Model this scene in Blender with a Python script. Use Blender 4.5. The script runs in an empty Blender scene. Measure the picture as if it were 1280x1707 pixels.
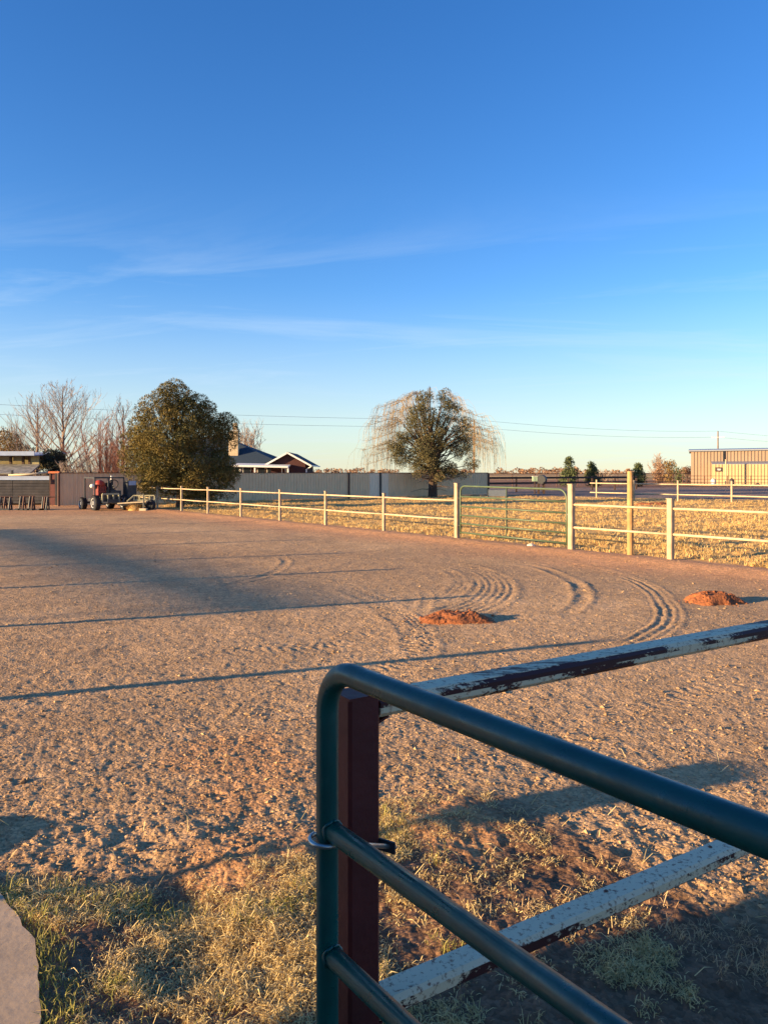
import bpy, math, random
import numpy as np
from mathutils import Vector, Matrix

C = bpy.context.scene.collection
S = bpy.context.scene
R = math.radians
CAM_H = 1.7
F = 1283.0           # focal length in photo pixels (1280 x 1707 frame)
HOR = 788.0          # horizon row

# ------------------------------------------------------------------ camera
cam = bpy.data.cameras.new("camera")
cam.sensor_fit = 'VERTICAL'; cam.sensor_height = 36.0
cam.lens = F / 1707 * 36.0
cam.shift_y = -(853.5 - HOR) / 1707
cam.clip_start = 0.05; cam.clip_end = 12000
co = bpy.data.objects.new("camera", cam); C.objects.link(co)
co.location = (0, 0, CAM_H); co.rotation_euler = (R(90), 0, 0)
S.camera = co

# ------------------------------------------------------------------ light
SUN_EL = 8.5
SX, SY = -0.930, -0.367            # horizontal direction towards the sun
n_ = math.hypot(SX, SY); SX /= n_; SY /= n_
sun = bpy.data.lights.new("sun", 'SUN'); sun.energy = 5.0; sun.angle = R(0.53)
sun.color = (1.0, 0.71, 0.38)
so = bpy.data.objects.new("sun", sun); C.objects.link(so)
sdir = Vector((SX * math.cos(R(SUN_EL)), SY * math.cos(R(SUN_EL)), math.sin(R(SUN_EL))))
so.rotation_euler = sdir.to_track_quat('Z', 'Y').to_euler()
so.location = (-30, -10, 30)

W = bpy.data.worlds.new("World"); S.world = W; W.use_nodes = True
nt = W.node_tree; nt.nodes.clear()
def N(t, **k):
    n = nt.nodes.new(t)
    for a, b in k.items(): setattr(n, a, b)
    return n
out = N('ShaderNodeOutputWorld'); bg = N('ShaderNodeBackground')
sky = N('ShaderNodeTexSky'); sky.sky_type = 'NISHITA'; sky.sun_disc = False
sky.sun_elevation = R(SUN_EL); sky.sun_rotation = math.atan2(SX, SY)
sky.altitude = 1000; sky.air_density = 1.0; sky.dust_density = 0.4; sky.ozone_density = 2.6
hs = N('ShaderNodeHueSaturation'); hs.inputs['Saturation'].default_value = 1.24; hs.inputs['Hue'].default_value = 0.514
hs.inputs['Value'].default_value = 1.0
nt.links.new(sky.outputs[0], hs.inputs['Color'])
# thin cirrus high up: noise on a plane at cloud height
tc = N('ShaderNodeTexCoord'); sep = N('ShaderNodeSeparateXYZ')
nt.links.new(tc.outputs['Generated'], sep.inputs[0])
def M(op, a, b=None, clamp=False):
    n = N('ShaderNodeMath', operation=op); n.use_clamp = clamp
    for i, v in enumerate((a, b)):
        if v is None: continue
        if isinstance(v, (int, float)): n.inputs[i].default_value = v
        else: nt.links.new(v, n.inputs[i])
    return n.outputs[0]
zc = M('ADD', M('MAXIMUM', sep.outputs[2], 0.0), 0.09)
u = M('DIVIDE', sep.outputs[0], zc); v = M('DIVIDE', sep.outputs[1], zc)
def cirrus(rot, sx, sy, off, lo, hi, detail=7.0, dist=0.8):
    c, s = math.cos(rot), math.sin(rot)
    a = M('ADD', M('MULTIPLY', u, c * sx), M('MULTIPLY', v, s * sx))
    b = M('ADD', M('MULTIPLY', u, -s * sy), M('MULTIPLY', v, c * sy))
    cb = N('ShaderNodeCombineXYZ'); nt.links.new(a, cb.inputs[0]); nt.links.new(b, cb.inputs[1])
    cb.inputs[2].default_value = off
    no = N('ShaderNodeTexNoise'); no.inputs['Scale'].default_value = 1.0
    no.inputs['Detail'].default_value = detail; no.inputs['Roughness'].default_value = 0.62
    no.inputs['Distortion'].default_value = dist
    nt.links.new(cb.outputs[0], no.inputs['Vector'])
    mr = N('ShaderNodeMapRange'); mr.inputs[1].default_value = lo; mr.inputs[2].default_value = hi
    nt.links.new(no.outputs['Fac'], mr.inputs[0]); return mr.outputs[0]
c1 = cirrus(R(-14), 0.45, 1.6, 11.3, 0.52, 0.9)
c2 = cirrus(R(12), 0.3, 1.2, 2.4, 0.55, 0.95)
fade = N('ShaderNodeMapRange'); fade.interpolation_type = 'SMOOTHSTEP'
fade.inputs[1].default_value = 0.20; fade.inputs[2].default_value = 0.36; fade.inputs[3].default_value = 0.45; fade.inputs[4].default_value = 0.0
nt.links.new(sep.outputs[2], fade.inputs[0])
cl = M('MULTIPLY', M('ADD', c1, c2), fade.outputs[0], True)
mx = N('ShaderNodeMix', data_type='RGBA')
nt.links.new(cl, mx.inputs['Factor'])
hz = N('ShaderNodeMapRange'); hz.interpolation_type = 'SMOOTHSTEP'       # thin ground haze low in the sky
hz.inputs[1].default_value = 0.0; hz.inputs[2].default_value = 0.24; hz.inputs[3].default_value = 0.58; hz.inputs[4].default_value = 0.0
nt.links.new(sep.outputs[2], hz.inputs[0])
mh = N('ShaderNodeMix', data_type='RGBA'); nt.links.new(hz.outputs[0], mh.inputs['Factor'])
nt.links.new(hs.outputs[0], mh.inputs[6]); mh.inputs[7].default_value = (2.25, 2.25, 2.3, 1)
nt.links.new(mh.outputs[2], mx.inputs[6])
mx.inputs[7].default_value = (2.4, 2.9, 3.4, 1)
nt.links.new(mx.outputs[2], bg.inputs[0])
bg.inputs[1].default_value = 0.112
nt.links.new(bg.outputs[0], out.inputs[0])

S.view_settings.view_transform = 'Standard'; S.view_settings.look = 'None'
S.view_settings.gamma = 1.0; S.view_settings.exposure = 1.5
S.view_settings.use_curve_mapping = False
S.render.engine = 'CYCLES'
S.cycles.max_bounces = 5; S.cycles.diffuse_bounces = 3
S.cycles.use_denoising = True

# ------------------------------------------------------------------ helpers
def G(px, py, z=0.0):
    d = F * (CAM_H - z) / (py - HOR)
    return np.array(((px - 640) / F * d, d, z))
def P(px, py, d):
    return Vector(((px - 640) / F * d, d, CAM_H - (py - HOR) / F * d))
def lin(c):
    return tuple((x / 12.92 if x <= .04045 else ((x + .055) / 1.055) ** 2.4) for x in [v / 255 for v in c])

class MB:
    def __init__(s): s.v = []; s.f = []; s.smooth = False
    def add(s, vs, fs):
        b = len(s.v); s.v.extend([tuple(x) for x in vs]); s.f.extend([tuple(b + i for i in f) for f in fs])
        return s
    def box(s, c, size, ax=None):
        c = Vector(c); hx, hy, hz = [q / 2 for q in size]
        X, Y, Z = ax if ax else (Vector((1, 0, 0)), Vector((0, 1, 0)), Vector((0, 0, 1)))
        vs = [c + X * (hx * i) + Y * (hy * j) + Z * (hz * k) for k in (-1, 1) for j in (-1, 1) for i in (-1, 1)]
        return s.add(vs, [(0, 2, 3, 1), (4, 5, 7, 6), (0, 1, 5, 4), (2, 6, 7, 3), (0, 4, 6, 2), (1, 3, 7, 5)])
    def beam(s, a, b, w, h, up=(0, 0, 1)):
        a = Vector(a); b = Vector(b); X = (b - a); L = X.length; X.normalize()
        up = Vector(up)
        if abs(X.dot(up)) > .99: up = Vector((0, 1, 0))
        Y = up.cross(X).normalized(); Z = X.cross(Y)
        return s.box((a + b) / 2, (L, w, h), (X, Y, Z))
    def bbeam(s, a, b, w, h, ch=.006, up=(0, 0, 1)):
        """beam with chamfered long edges"""
        a = Vector(a); b = Vector(b); X = (b - a).normalized(); up = Vector(up)
        if abs(X.dot(up)) > .99: up = Vector((0, 1, 0))
        Y = up.cross(X).normalized(); Z = X.cross(Y)
        pr = []
        for sx, sz in ((-1, -1), (1, -1), (1, 1), (-1, 1)):
            p1 = Vector((sx * (w / 2 - ch), sz * h / 2)); p2 = Vector((sx * w / 2, sz * (h / 2 - ch)))
            pr += [p1, p2] if sx * sz < 0 and False else ([p2, p1] if (sx, sz) in ((-1, -1), (1, 1)) else [p1, p2])
        n = len(pr)
        vs = [a + Y * p.x + Z * p.y for p in pr] + [b + Y * p.x + Z * p.y for p in pr]
        fs = [(i, (i + 1) % n, n + (i + 1) % n, n + i) for i in range(n)] + [tuple(range(n))[::-1], tuple(range(n, 2 * n))]
        return s.add(vs, fs)
    def tube(s, pts, r, n=6, cap=True):
        pts = [Vector(p) for p in pts]; m = len(pts)
        rs = r if isinstance(r, (list, tuple)) else [r] * m
        b = len(s.v); prev = None
        for i, p in enumerate(pts):
            t = (pts[min(i + 1, m - 1)] - pts[max(i - 1, 0)])
            if t.length < 1e-9: t = Vector((0, 0, 1))
            t.normalize()
            if prev is None:
                ref = Vector((0, 0, 1)) if abs(t.z) < .9 else Vector((1, 0, 0))
                X = ref.cross(t).normalized()
            else:
                X = (prev - t * prev.dot(t)).normalized()
            prev = X; Y = t.cross(X)
            for k in range(n):
                a = 2 * math.pi * k / n
                s.v.append(tuple(p + X * (math.cos(a) * rs[i]) + Y * (math.sin(a) * rs[i])))
        for i in range(m - 1):
            for k in range(n):
                k2 = (k + 1) % n
                s.f.append((b + i * n + k, b + i * n + k2, b + (i + 1) * n + k2, b + (i + 1) * n + k))
        if cap:
            s.f.append(tuple(b + k for k in range(n))[::-1]); s.f.append(tuple(b + (m - 1) * n + k for k in range(n)))
        return s
    def lathe(s, base, prof, n=16, axis=(0, 0, 1)):
        base = Vector(base); A = Vector(axis).normalized()
        X = A.orthogonal().normalized(); Y = A.cross(X); b = len(s.v)
        for r, h in prof:
            for k in range(n):
                a = 2 * math.pi * k / n
                s.v.append(tuple(base + A * h + X * (r * math.cos(a)) + Y * (r * math.sin(a))))
        for i in range(len(prof) - 1):
            for k in range(n):
                k2 = (k + 1) % n
                s.f.append((b + i * n + k, b + i * n + k2, b + (i + 1) * n + k2, b + (i + 1) * n + k))
        s.f.append(tuple(b + k for k in range(n))[::-1])
        s.f.append(tuple(b + (len(prof) - 1) * n + k for k in range(n)))
        return s
    def build(s, name, m, parent=None, smooth=None):
        me = bpy.data.meshes.new(name)
        off = Vector(parent_loc(parent)) if parent else Vector((0, 0, 0))
        me.from_pydata([(x - off.x, y - off.y, z - off.z) for x, y, z in s.v], [], s.f)
        me.materials.append(m)
        if smooth or s.smooth:
            me.polygons.foreach_set('use_smooth', [True] * len(me.polygons))
        me.update()
        o = bpy.data.objects.new(name, me); C.objects.link(o)
        if parent: o.parent = parent
        return o
def parent_loc(p):
    l = Vector(p.location)
    while p.parent: p = p.parent; l += Vector(p.location)
    return l
def tag(o, label=None, cat=None, group=None, kind=None):
    if label: o['label'] = label
    if cat: o['category'] = cat
    if group: o['group'] = group
    if kind: o['kind'] = kind
    return o
def thing(name, label, cat, loc=(0, 0, 0), group=None):
    o = bpy.data.objects.new(name, None); C.objects.link(o); o.location = loc
    o.empty_display_size = .2
    return tag(o, label, cat, group)
def npmesh(name, V, Fq, m, parent=None, attrs=None, smooth=False):
    """V (n,3), Fq (k,3) or (k,4) int arrays"""
    me = bpy.data.meshes.new(name); nv = len(V); k, c = Fq.shape
    off = np.array(parent_loc(parent)) if parent else np.zeros(3)
    me.vertices.add(nv); me.vertices.foreach_set('co', (V - off).astype(np.float32).ravel())
    me.loops.add(k * c); me.loops.foreach_set('vertex_index', Fq.astype(np.int32).ravel())
    me.polygons.add(k)
    me.polygons.foreach_set('loop_start', np.arange(0, k * c, c, dtype=np.int32))
    me.polygons.foreach_set('loop_total', np.full(k, c, dtype=np.int32))
    me.polygons.foreach_set('use_smooth', np.full(k, smooth, dtype=bool))
    for an, arr in (attrs or {}).items():
        if arr.ndim == 1:
            at = me.attributes.new(an, 'FLOAT', 'POINT'); at.data.foreach_set('value', arr.astype(np.float32))
        else:
            at = me.attributes.new(an, 'FLOAT_COLOR', 'POINT'); at.data.foreach_set('color', arr.astype(np.float32).ravel())
    me.update(calc_edges=True); me.materials.append(m)
    o = bpy.data.objects.new(name, me); C.objects.link(o)
    if parent: o.parent = parent
    return o

# numpy noise
def _h(ix, iy, seed):
    n = (ix.astype(np.int64) * 374761393 + iy.astype(np.int64) * 668265263 + seed * 1442695041) & 0xffffffff
    n = ((n ^ (n >> 13)) * 1274126177) & 0xffffffff
    n = n ^ (n >> 16)
    return (n & 0xffff) / 65535.0
def vnoise(x, y, seed=0):
    ix = np.floor(x); iy = np.floor(y); fx = x - ix; fy = y - iy
    fx = fx * fx * (3 - 2 * fx); fy = fy * fy * (3 - 2 * fy)
    a = _h(ix, iy, seed); b = _h(ix + 1, iy, seed); c = _h(ix, iy + 1, seed); d = _h(ix + 1, iy + 1, seed)
    return (a + (b - a) * fx) * (1 - fy) + (c + (d - c) * fx) * fy
def fbm(x, y, seed=0, o=4, g=.5):
    t = 0; a = 1; s = 0
    for i in range(o):
        t = t + a * vnoise(x * 2 ** i + 17.3 * i, y * 2 ** i - 9.1 * i, seed + i); s += a; a *= g
    return t / s
def sstep(a, b, x):
    t = np.clip((x - a) / (b - a), 0, 1); return t * t * (3 - 2 * t)

# materials
def mat(name, col, rough=.7, metal=0.0, var=.12, scale=6.0, bump=0.0, bscale=40, detail=4, col2=None, lo=.35, hi=.65, spec=.4, coat=0):
    m = bpy.data.materials.new(name); m.use_nodes = True; t = m.node_tree; b = t.nodes['Principled BSDF']
    b.inputs['Roughness'].default_value = rough; b.inputs['Metallic'].default_value = metal
    b.inputs['Specular IOR Level'].default_value = spec
    if coat: b.inputs['Coat Weight'].default_value = coat; b.inputs['Coat Roughness'].default_value = .25
    tcn = t.nodes.new('ShaderNodeTexCoord'); no = t.nodes.new('ShaderNodeTexNoise')
    no.inputs['Scale'].default_value = scale; no.inputs['Detail'].default_value = detail
    t.links.new(tcn.outputs['Object'], no.inputs['Vector'])
    cr = t.nodes.new('ShaderNodeValToRGB')
    c2 = col2 if col2 else tuple(min(1, x * (1 + var)) for x in col)
    c1 = col if col2 else tuple(x * (1 - var) for x in col)
    cr.color_ramp.elements[0].position = lo; cr.color_ramp.elements[1].position = hi
    cr.color_ramp.elements[0].color = (*c1, 1); cr.color_ramp.elements[1].color = (*c2, 1)
    t.links.new(no.outputs['Fac'], cr.inputs[0]); t.links.new(cr.outputs[0], b.inputs['Base Color'])
    if bump:
        n2 = t.nodes.new('ShaderNodeTexNoise'); n2.inputs['Scale'].default_value = bscale; n2.inputs['Detail'].default_value = 5
        t.links.new(tcn.outputs['Object'], n2.inputs['Vector'])
        bp = t.nodes.new('ShaderNodeBump'); bp.inputs['Strength'].default_value = bump; bp.inputs['Distance'].default_value = .02
        t.links.new(n2.outputs['Fac'], bp.inputs['Height']); t.links.new(bp.outputs[0], b.inputs['Normal'])
    return m
def leafmat(name, ca, cb, rough=.75, trans=.0):
    """two-tone by the per-leaf 'tint' attribute"""
    m = bpy.data.materials.new(name); m.use_nodes = True; t = m.node_tree; b = t.nodes['Principled BSDF']
    b.inputs['Roughness'].default_value = rough; b.inputs['Specular IOR Level'].default_value = .25
    at = t.nodes.new('ShaderNodeAttribute'); at.attribute_name = 'tint'
    cr = t.nodes.new('ShaderNodeValToRGB')
    cr.color_ramp.elements[0].color = (*ca, 1); cr.color_ramp.elements[1].color = (*cb, 1)
    t.links.new(at.outputs['Fac'], cr.inputs[0]); t.links.new(cr.outputs[0], b.inputs['Base Color'])
    if trans:
        tr = t.nodes.new('ShaderNodeBsdfTranslucent'); ms = t.nodes.new('ShaderNodeMixShader'); ms.inputs[0].default_value = trans
        t.links.new(cr.outputs[0], tr.inputs[0])
        o = t.nodes['Material Output']
        t.links.new(b.outputs[0], ms.inputs[1]); t.links.new(tr.outputs[0], ms.inputs[2]); t.links.new(ms.outputs[0], o.inputs[0])
    return m
# ================================================================== GROUND
rng = np.random.default_rng(5)
A0 = np.array((1.886, 19.83)); FN = np.array((.796, .606)); FT = np.array((-.606, .796))
def fence_s(x, y): return (x - A0[0]) * FN[0] + (y - A0[1]) * FN[1]
SLAB = [(-1.62, 3.16), (-1.25, 2.76), (-1.05, 2.36), (-.93, 1.2), (-3.4, .9), (-3.6, 3.9)]
SLABC = (-2.1, 2.6)
def in_poly(x, y, poly):
    r = np.zeros(x.shape, bool); n = len(poly)
    for i in range(n):
        x1, y1 = poly[i]; x2, y2 = poly[(i + 1) % n]
        c = ((y1 > y) != (y2 > y)) & (x < (x2 - x1) * (y - y1) / (y2 - y1 + 1e-12) + x1)
        r ^= c
    return r
def lawn_mask(x, y):
    """how much turf grows here (0..1): the patchy edge of the yard nearest the gate"""
    e = np.interp(x, [-2.5, -1.4, -.9, -.55, -.25, .1, .55, .95, 1.25, 1.8, 3], [3.2, 3.2, 3.1, 3.35, 3.62, 3.95, 4.2, 3.5, 2.95, 2.9, 2.9])
    e = e + .35 * (fbm(x * 2.2, y * 2.2, 31, 3) - .5)
    m = sstep(.12, -.18, y - e)
    bare = sstep(.44, .50, fbm(x * 1.7 + 8, y * 1.9, 77, 3))
    return m * (1 - .93 * bare)
def LAWN_E(x): return np.interp(x, [-2.5, -1.4, -.9, -.55, -.25, .1, .55, .95, 1.25, 1.8, 3], [3.2, 3.2, 3.1, 3.35, 3.62, 3.95, 4.2, 3.5, 2.95, 2.9, 2.9])
def catmull(pts, sub=8):
    pts = [np.array(p[:2]) for p in pts]; o = []
    q = [2 * pts[0] - pts[1]] + pts + [2 * pts[-1] - pts[-2]]
    for i in range(1, len(q) - 2):
        for k in range(sub):
            t = k / sub; a, b, c, d = q[i - 1], q[i], q[i + 1], q[i + 2]
            o.append(.5 * ((2 * b) + (-a + c) * t + (2 * a - 5 * b + 4 * c - d) * t * t + (-a + 3 * b - 3 * c + d) * t ** 3))
    o.append(pts[-1]); return np.array(o)
def poly_dist(x, y, pl):
    """signed distance and arc length to a polyline"""
    best = np.full(x.shape, 1e9); sd = np.zeros(x.shape); arc = np.zeros(x.shape); acc = 0
    for i in range(len(pl) - 1):
        a = pl[i]; b = pl[i + 1]; ab = b - a; L = math.hypot(*ab); tx, ty = ab / L
        t = np.clip((x - a[0]) * tx + (y - a[1]) * ty, 0, L)
        dx = x - a[0] - t * tx; dy = y - a[1] - t * ty; d = np.hypot(dx, dy)
        k = d < best; best[k] = d[k]; sd[k] = (d * np.sign(tx * dy - ty * dx))[k]; arc[k] = (acc + t)[k]; acc += L
    return sd, arc, acc
# wheel tracks: (photo polyline of where the track lies on the flat yard, kind, half width)
TRK = [([(700, 938), (762, 943), (806, 958), (822, 978), (808, 1000), (765, 1018), (700, 1034)], 'multi', .30, .024),
       ([(700, 941), (745, 948), (775, 962), (768, 985), (735, 1004), (680, 1016)], 'multi', .20, .014),
       ([(850, 936), (905, 948), (950, 966), (972, 988), (966, 1008), (930, 1026)], 'rut', .10, .03),
       ([(900, 932), (985, 946), (1060, 970), (1103, 1002), (1108, 1030), (1085, 1056), (1020, 1085)], 'rut2', .16, .03),
       ([(560, 972), (630, 1004), (680, 1042), (698, 1078), (676, 1108), (610, 1130)], 'lug', .20, .022),
       ([(470, 925), (475, 940), (440, 960), (330, 985)], 'rut', .08, .02),
       ([(690, 975), (712, 990), (708, 1012), (690, 1030)], 'rut', .07, .015),
       ([(640, 915), (540, 945), (470, 962), (380, 978)], 'lug', .14, .012),
       ([(660, 1045), (560, 1075), (420, 1082), (250, 1105)], 'lug', .16, .012),
       ([(1280, 1110), (1120, 1170), (980, 1230), (700, 1290)], 'lug', .16, .008)]
def ground_h(x, y, res):
    r = np.hypot(x, y)
    h = .025 * (fbm(x * .22, y * .22, 3, 3) - .5)
    s = fence_s(x, y); past = sstep(0.1, .9, s + .5 * (fbm(x * 1.3, y * 1.3, 8, 3) - .5)) * sstep(400, 120, r)
    yard = 1 - past
    amp = 1.0 - .55 * sstep(-2.5, -.5, s)
    # gravel: clods and scuffs at several sizes, fading where the mesh can no longer carry them
    def oc(f, a, seed):
        w = 1 / f
        return a * (vnoise(x * f, y * f, seed) - .5) * np.clip(w / np.maximum(res, 1e-4) / 2.0, 0, 1)
    gr = oc(2.1, .014, 11) + oc(5.3, .006, 12) + oc(12, .0065, 13) + oc(25, .0095, 14) + oc(50, .010, 15) + oc(95, .008, 16)
    rid = np.abs(vnoise(x * 7 + 3, y * 9, 21) - .5) * np.clip(.12 / np.maximum(res, 1e-4), 0, 1)
    h = h + yard * amp * (gr * .58 + .003 * rid)
    h = h + past * (oc(.8, .07, 41) + oc(2.3, .05, 42) + oc(6, .04, 43) + oc(14, .03, 44))
    # a low kerb of graded dirt along the fence
    h = h + .05 * np.exp(-((s + .55) / .5) ** 2) * sstep(400, 120, r)
    # lawn: lumpy soil
    lm = sstep(4.4, 3.4, y) * sstep(3, 1.5, np.abs(x))
    h = h + lm * (.035 * (fbm(x * 3.1, y * 3.1, 51, 3) - .5) + .02 * (fbm(x * 14, y * 14, 52, 2) - .5))
    # hollow in the turf
    for (hx, hy, hr, hd) in ((-.83, 3.03, .17, .05), (-.62, 2.72, .2, .035), (.35, 3.75, .2, -.025), (.18, 3.62, .14, -.015), (-.62, 3.45, .2, -.03)):
        h = h - hd * np.exp(-((x - hx) ** 2 + (y - hy) ** 2) / hr ** 2)
    for pts, kind, w, a in TRK:
        pl = catmull([G(*p) for p in pts], 6)
        lo = pl.min(0) - 1; hi = pl.max(0) + 1
        k = np.where((x > lo[0]) & (x < hi[0]) & (y > lo[1]) & (y < hi[1]))[0]
        if not len(k): continue
        d, arc, L = poly_dist(x[k], y[k], pl)
        a = a * (.27 if kind == 'multi' else .36 if kind == 'lug' else .32 if kind == 'rut' else .22); d = d + .06 * (vnoise(x[k] * 1.1, y[k] * 1.1, 62) - .5) + .02 * (vnoise(x[k] * 6, y[k] * 6, 63) - .5); env = sstep(0, .8, arc) * sstep(L, L - .8, arc) * (.4 + 1.0 * vnoise(arc * 1.6, arc * 0, 61) * (.5 + vnoise(x[k] * 3.1, y[k] * 3.1, 64)))
        if kind == 'multi':
            e = sstep(w * 1.1, w * .8, np.abs(d)); z = a * np.cos(2 * math.pi * d / .10) * e * .55 + a * .9 * np.exp(-((np.abs(d) - w * 1.15) / .06) ** 2)
        elif kind == 'rut':
            z = -a * .5 * np.exp(-(d / w) ** 2) + a * np.exp(-((np.abs(d) - w * 1.3) / (w * .5)) ** 2)
        elif kind == 'rut2':
            z = a * .8 * np.cos(2 * math.pi * d / .11) * sstep(w * 1.2, w * .8, np.abs(d)) + a * np.exp(-((d - w * 1.2) / .05) ** 2)
        else:
            e = sstep(w * 1.1, w * .85, np.abs(d)); z = a * e * np.sign(np.sin(2 * math.pi * (arc + .4 * np.abs(d)) / .11)) * .5 + a * .6 * np.exp(-((np.abs(d) - w * 1.1) / .05) ** 2)
        h[k] += env * z
    inside = in_poly(x, y, SLAB)
    h[inside] = -.06
    # the far plain lies very slightly lower, so the horizon is even
    return h * sstep(900, 200, r) 

GRAV1 = np.array(lin((212, 172, 126))); GRAV2 = np.array(lin((172, 137, 101)))
DIRT = np.array(lin((208, 152, 106))); STRAW1 = np.array(lin((222, 180, 112))); STRAW2 = np.array(lin((180, 138, 84)))
SOIL = np.array(lin((132, 100, 76))); ORANGE = np.array(lin((196, 146, 100))); FARB = np.array(lin((150, 108, 78)))
ROADC = np.array(lin((140, 118, 104)))
def ground_c(x, y):
    r = np.hypot(x, y); s = fence_s(x, y); f3 = lambda a: a[:, None]
    n = fbm(x * .35, y * .35, 91, 4); n2 = fbm(x * 3, y * 3, 92, 3)
    c = GRAV1 * f3(1 - n) + GRAV2 * f3(n); 
    c = c * f3(.82 + .36 * n2)
    # broad patches of darker, bluer gravel
    k = sstep(.52, .68, fbm(x * .18 + 3, y * .25, 95, 3)) * .35
    c = c * f3(1 - k) + (GRAV2 * np.array((.78, .8, .85))) * f3(k)
    k = sstep(-3.4, -.9, s + 1.3 * (fbm(x * .7, y * .7, 96, 4) - .5)) * .85
    c = c * f3(1 - k) + DIRT * f3(k * (.85 + .3 * n2)) / 1 
    k = sstep(31, 37, y - .25 * x + 2 * (n - .5)) * .7 * (s < 0)
    c = c * f3(1 - k) + DIRT * .85 * f3(k)
    k = sstep(-.05, .35, s + .7 * (fbm(x * 1.6, y * 1.6, 97, 4) - .5))
    st = STRAW1 * f3(1 - n2) + STRAW2 * f3(n2)
    c = c * f3(1 - k) + st * f3(k)
    # beyond the pasture: bare lane, then fields
    ln = sstep(-1.5, 1.5, (y - 54 + .62 * (x - 14)) + 2 * (n - .5)) * (s > 0)
    c = c * f3(1 - ln) + ROADC * f3(ln)
    fl = sstep(-4, 4, y - 92 + .1 * x + 6 * (fbm(x * .1, y * .1, 98, 3) - .5))
    strip = fbm(x * .004, y * .012, 99, 4)
    fc = FARB * f3(1 - sstep(.4, .6, strip)) + STRAW1 * .95 * f3(sstep(.4, .6, strip))
    c = c * f3(1 - fl) + fc * f3(fl)
    # soil under the turf, orange dirt diggings
    lm = sstep(4.3, 3.6, y + .5 * (n2 - .5)) * sstep(3.4, 2.2, np.abs(x))
    lm = lm * sstep(.25, -.25, y - np.interp(x, [-2.5, -1, -.3, .5, 1.0, 1.3, 3], [3.2, 3.2, 3.7, 4.2, 3.5, 3.0, 2.9]))
    c = c * f3(1 - lm) + SOIL * f3(lm * (.8 + .4 * n2))
    for (hx, hy, hr) in ((-.72, 4.25, .42), (-.6, 3.4, .32), (.3, 3.72, .36), (-.95, 4.6, .4), (-1.28, 3.0, .14)):
        d = np.hypot((x - hx), (y - hy) * .8) / hr + .9 * (fbm(x * 4, y * 4, 93, 4) - .5)
        k = sstep(1.1, .45, d) * .85
        c = c * f3(1 - k) + ORANGE * f3(k)
    return np.clip(c, 0, 1)

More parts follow.
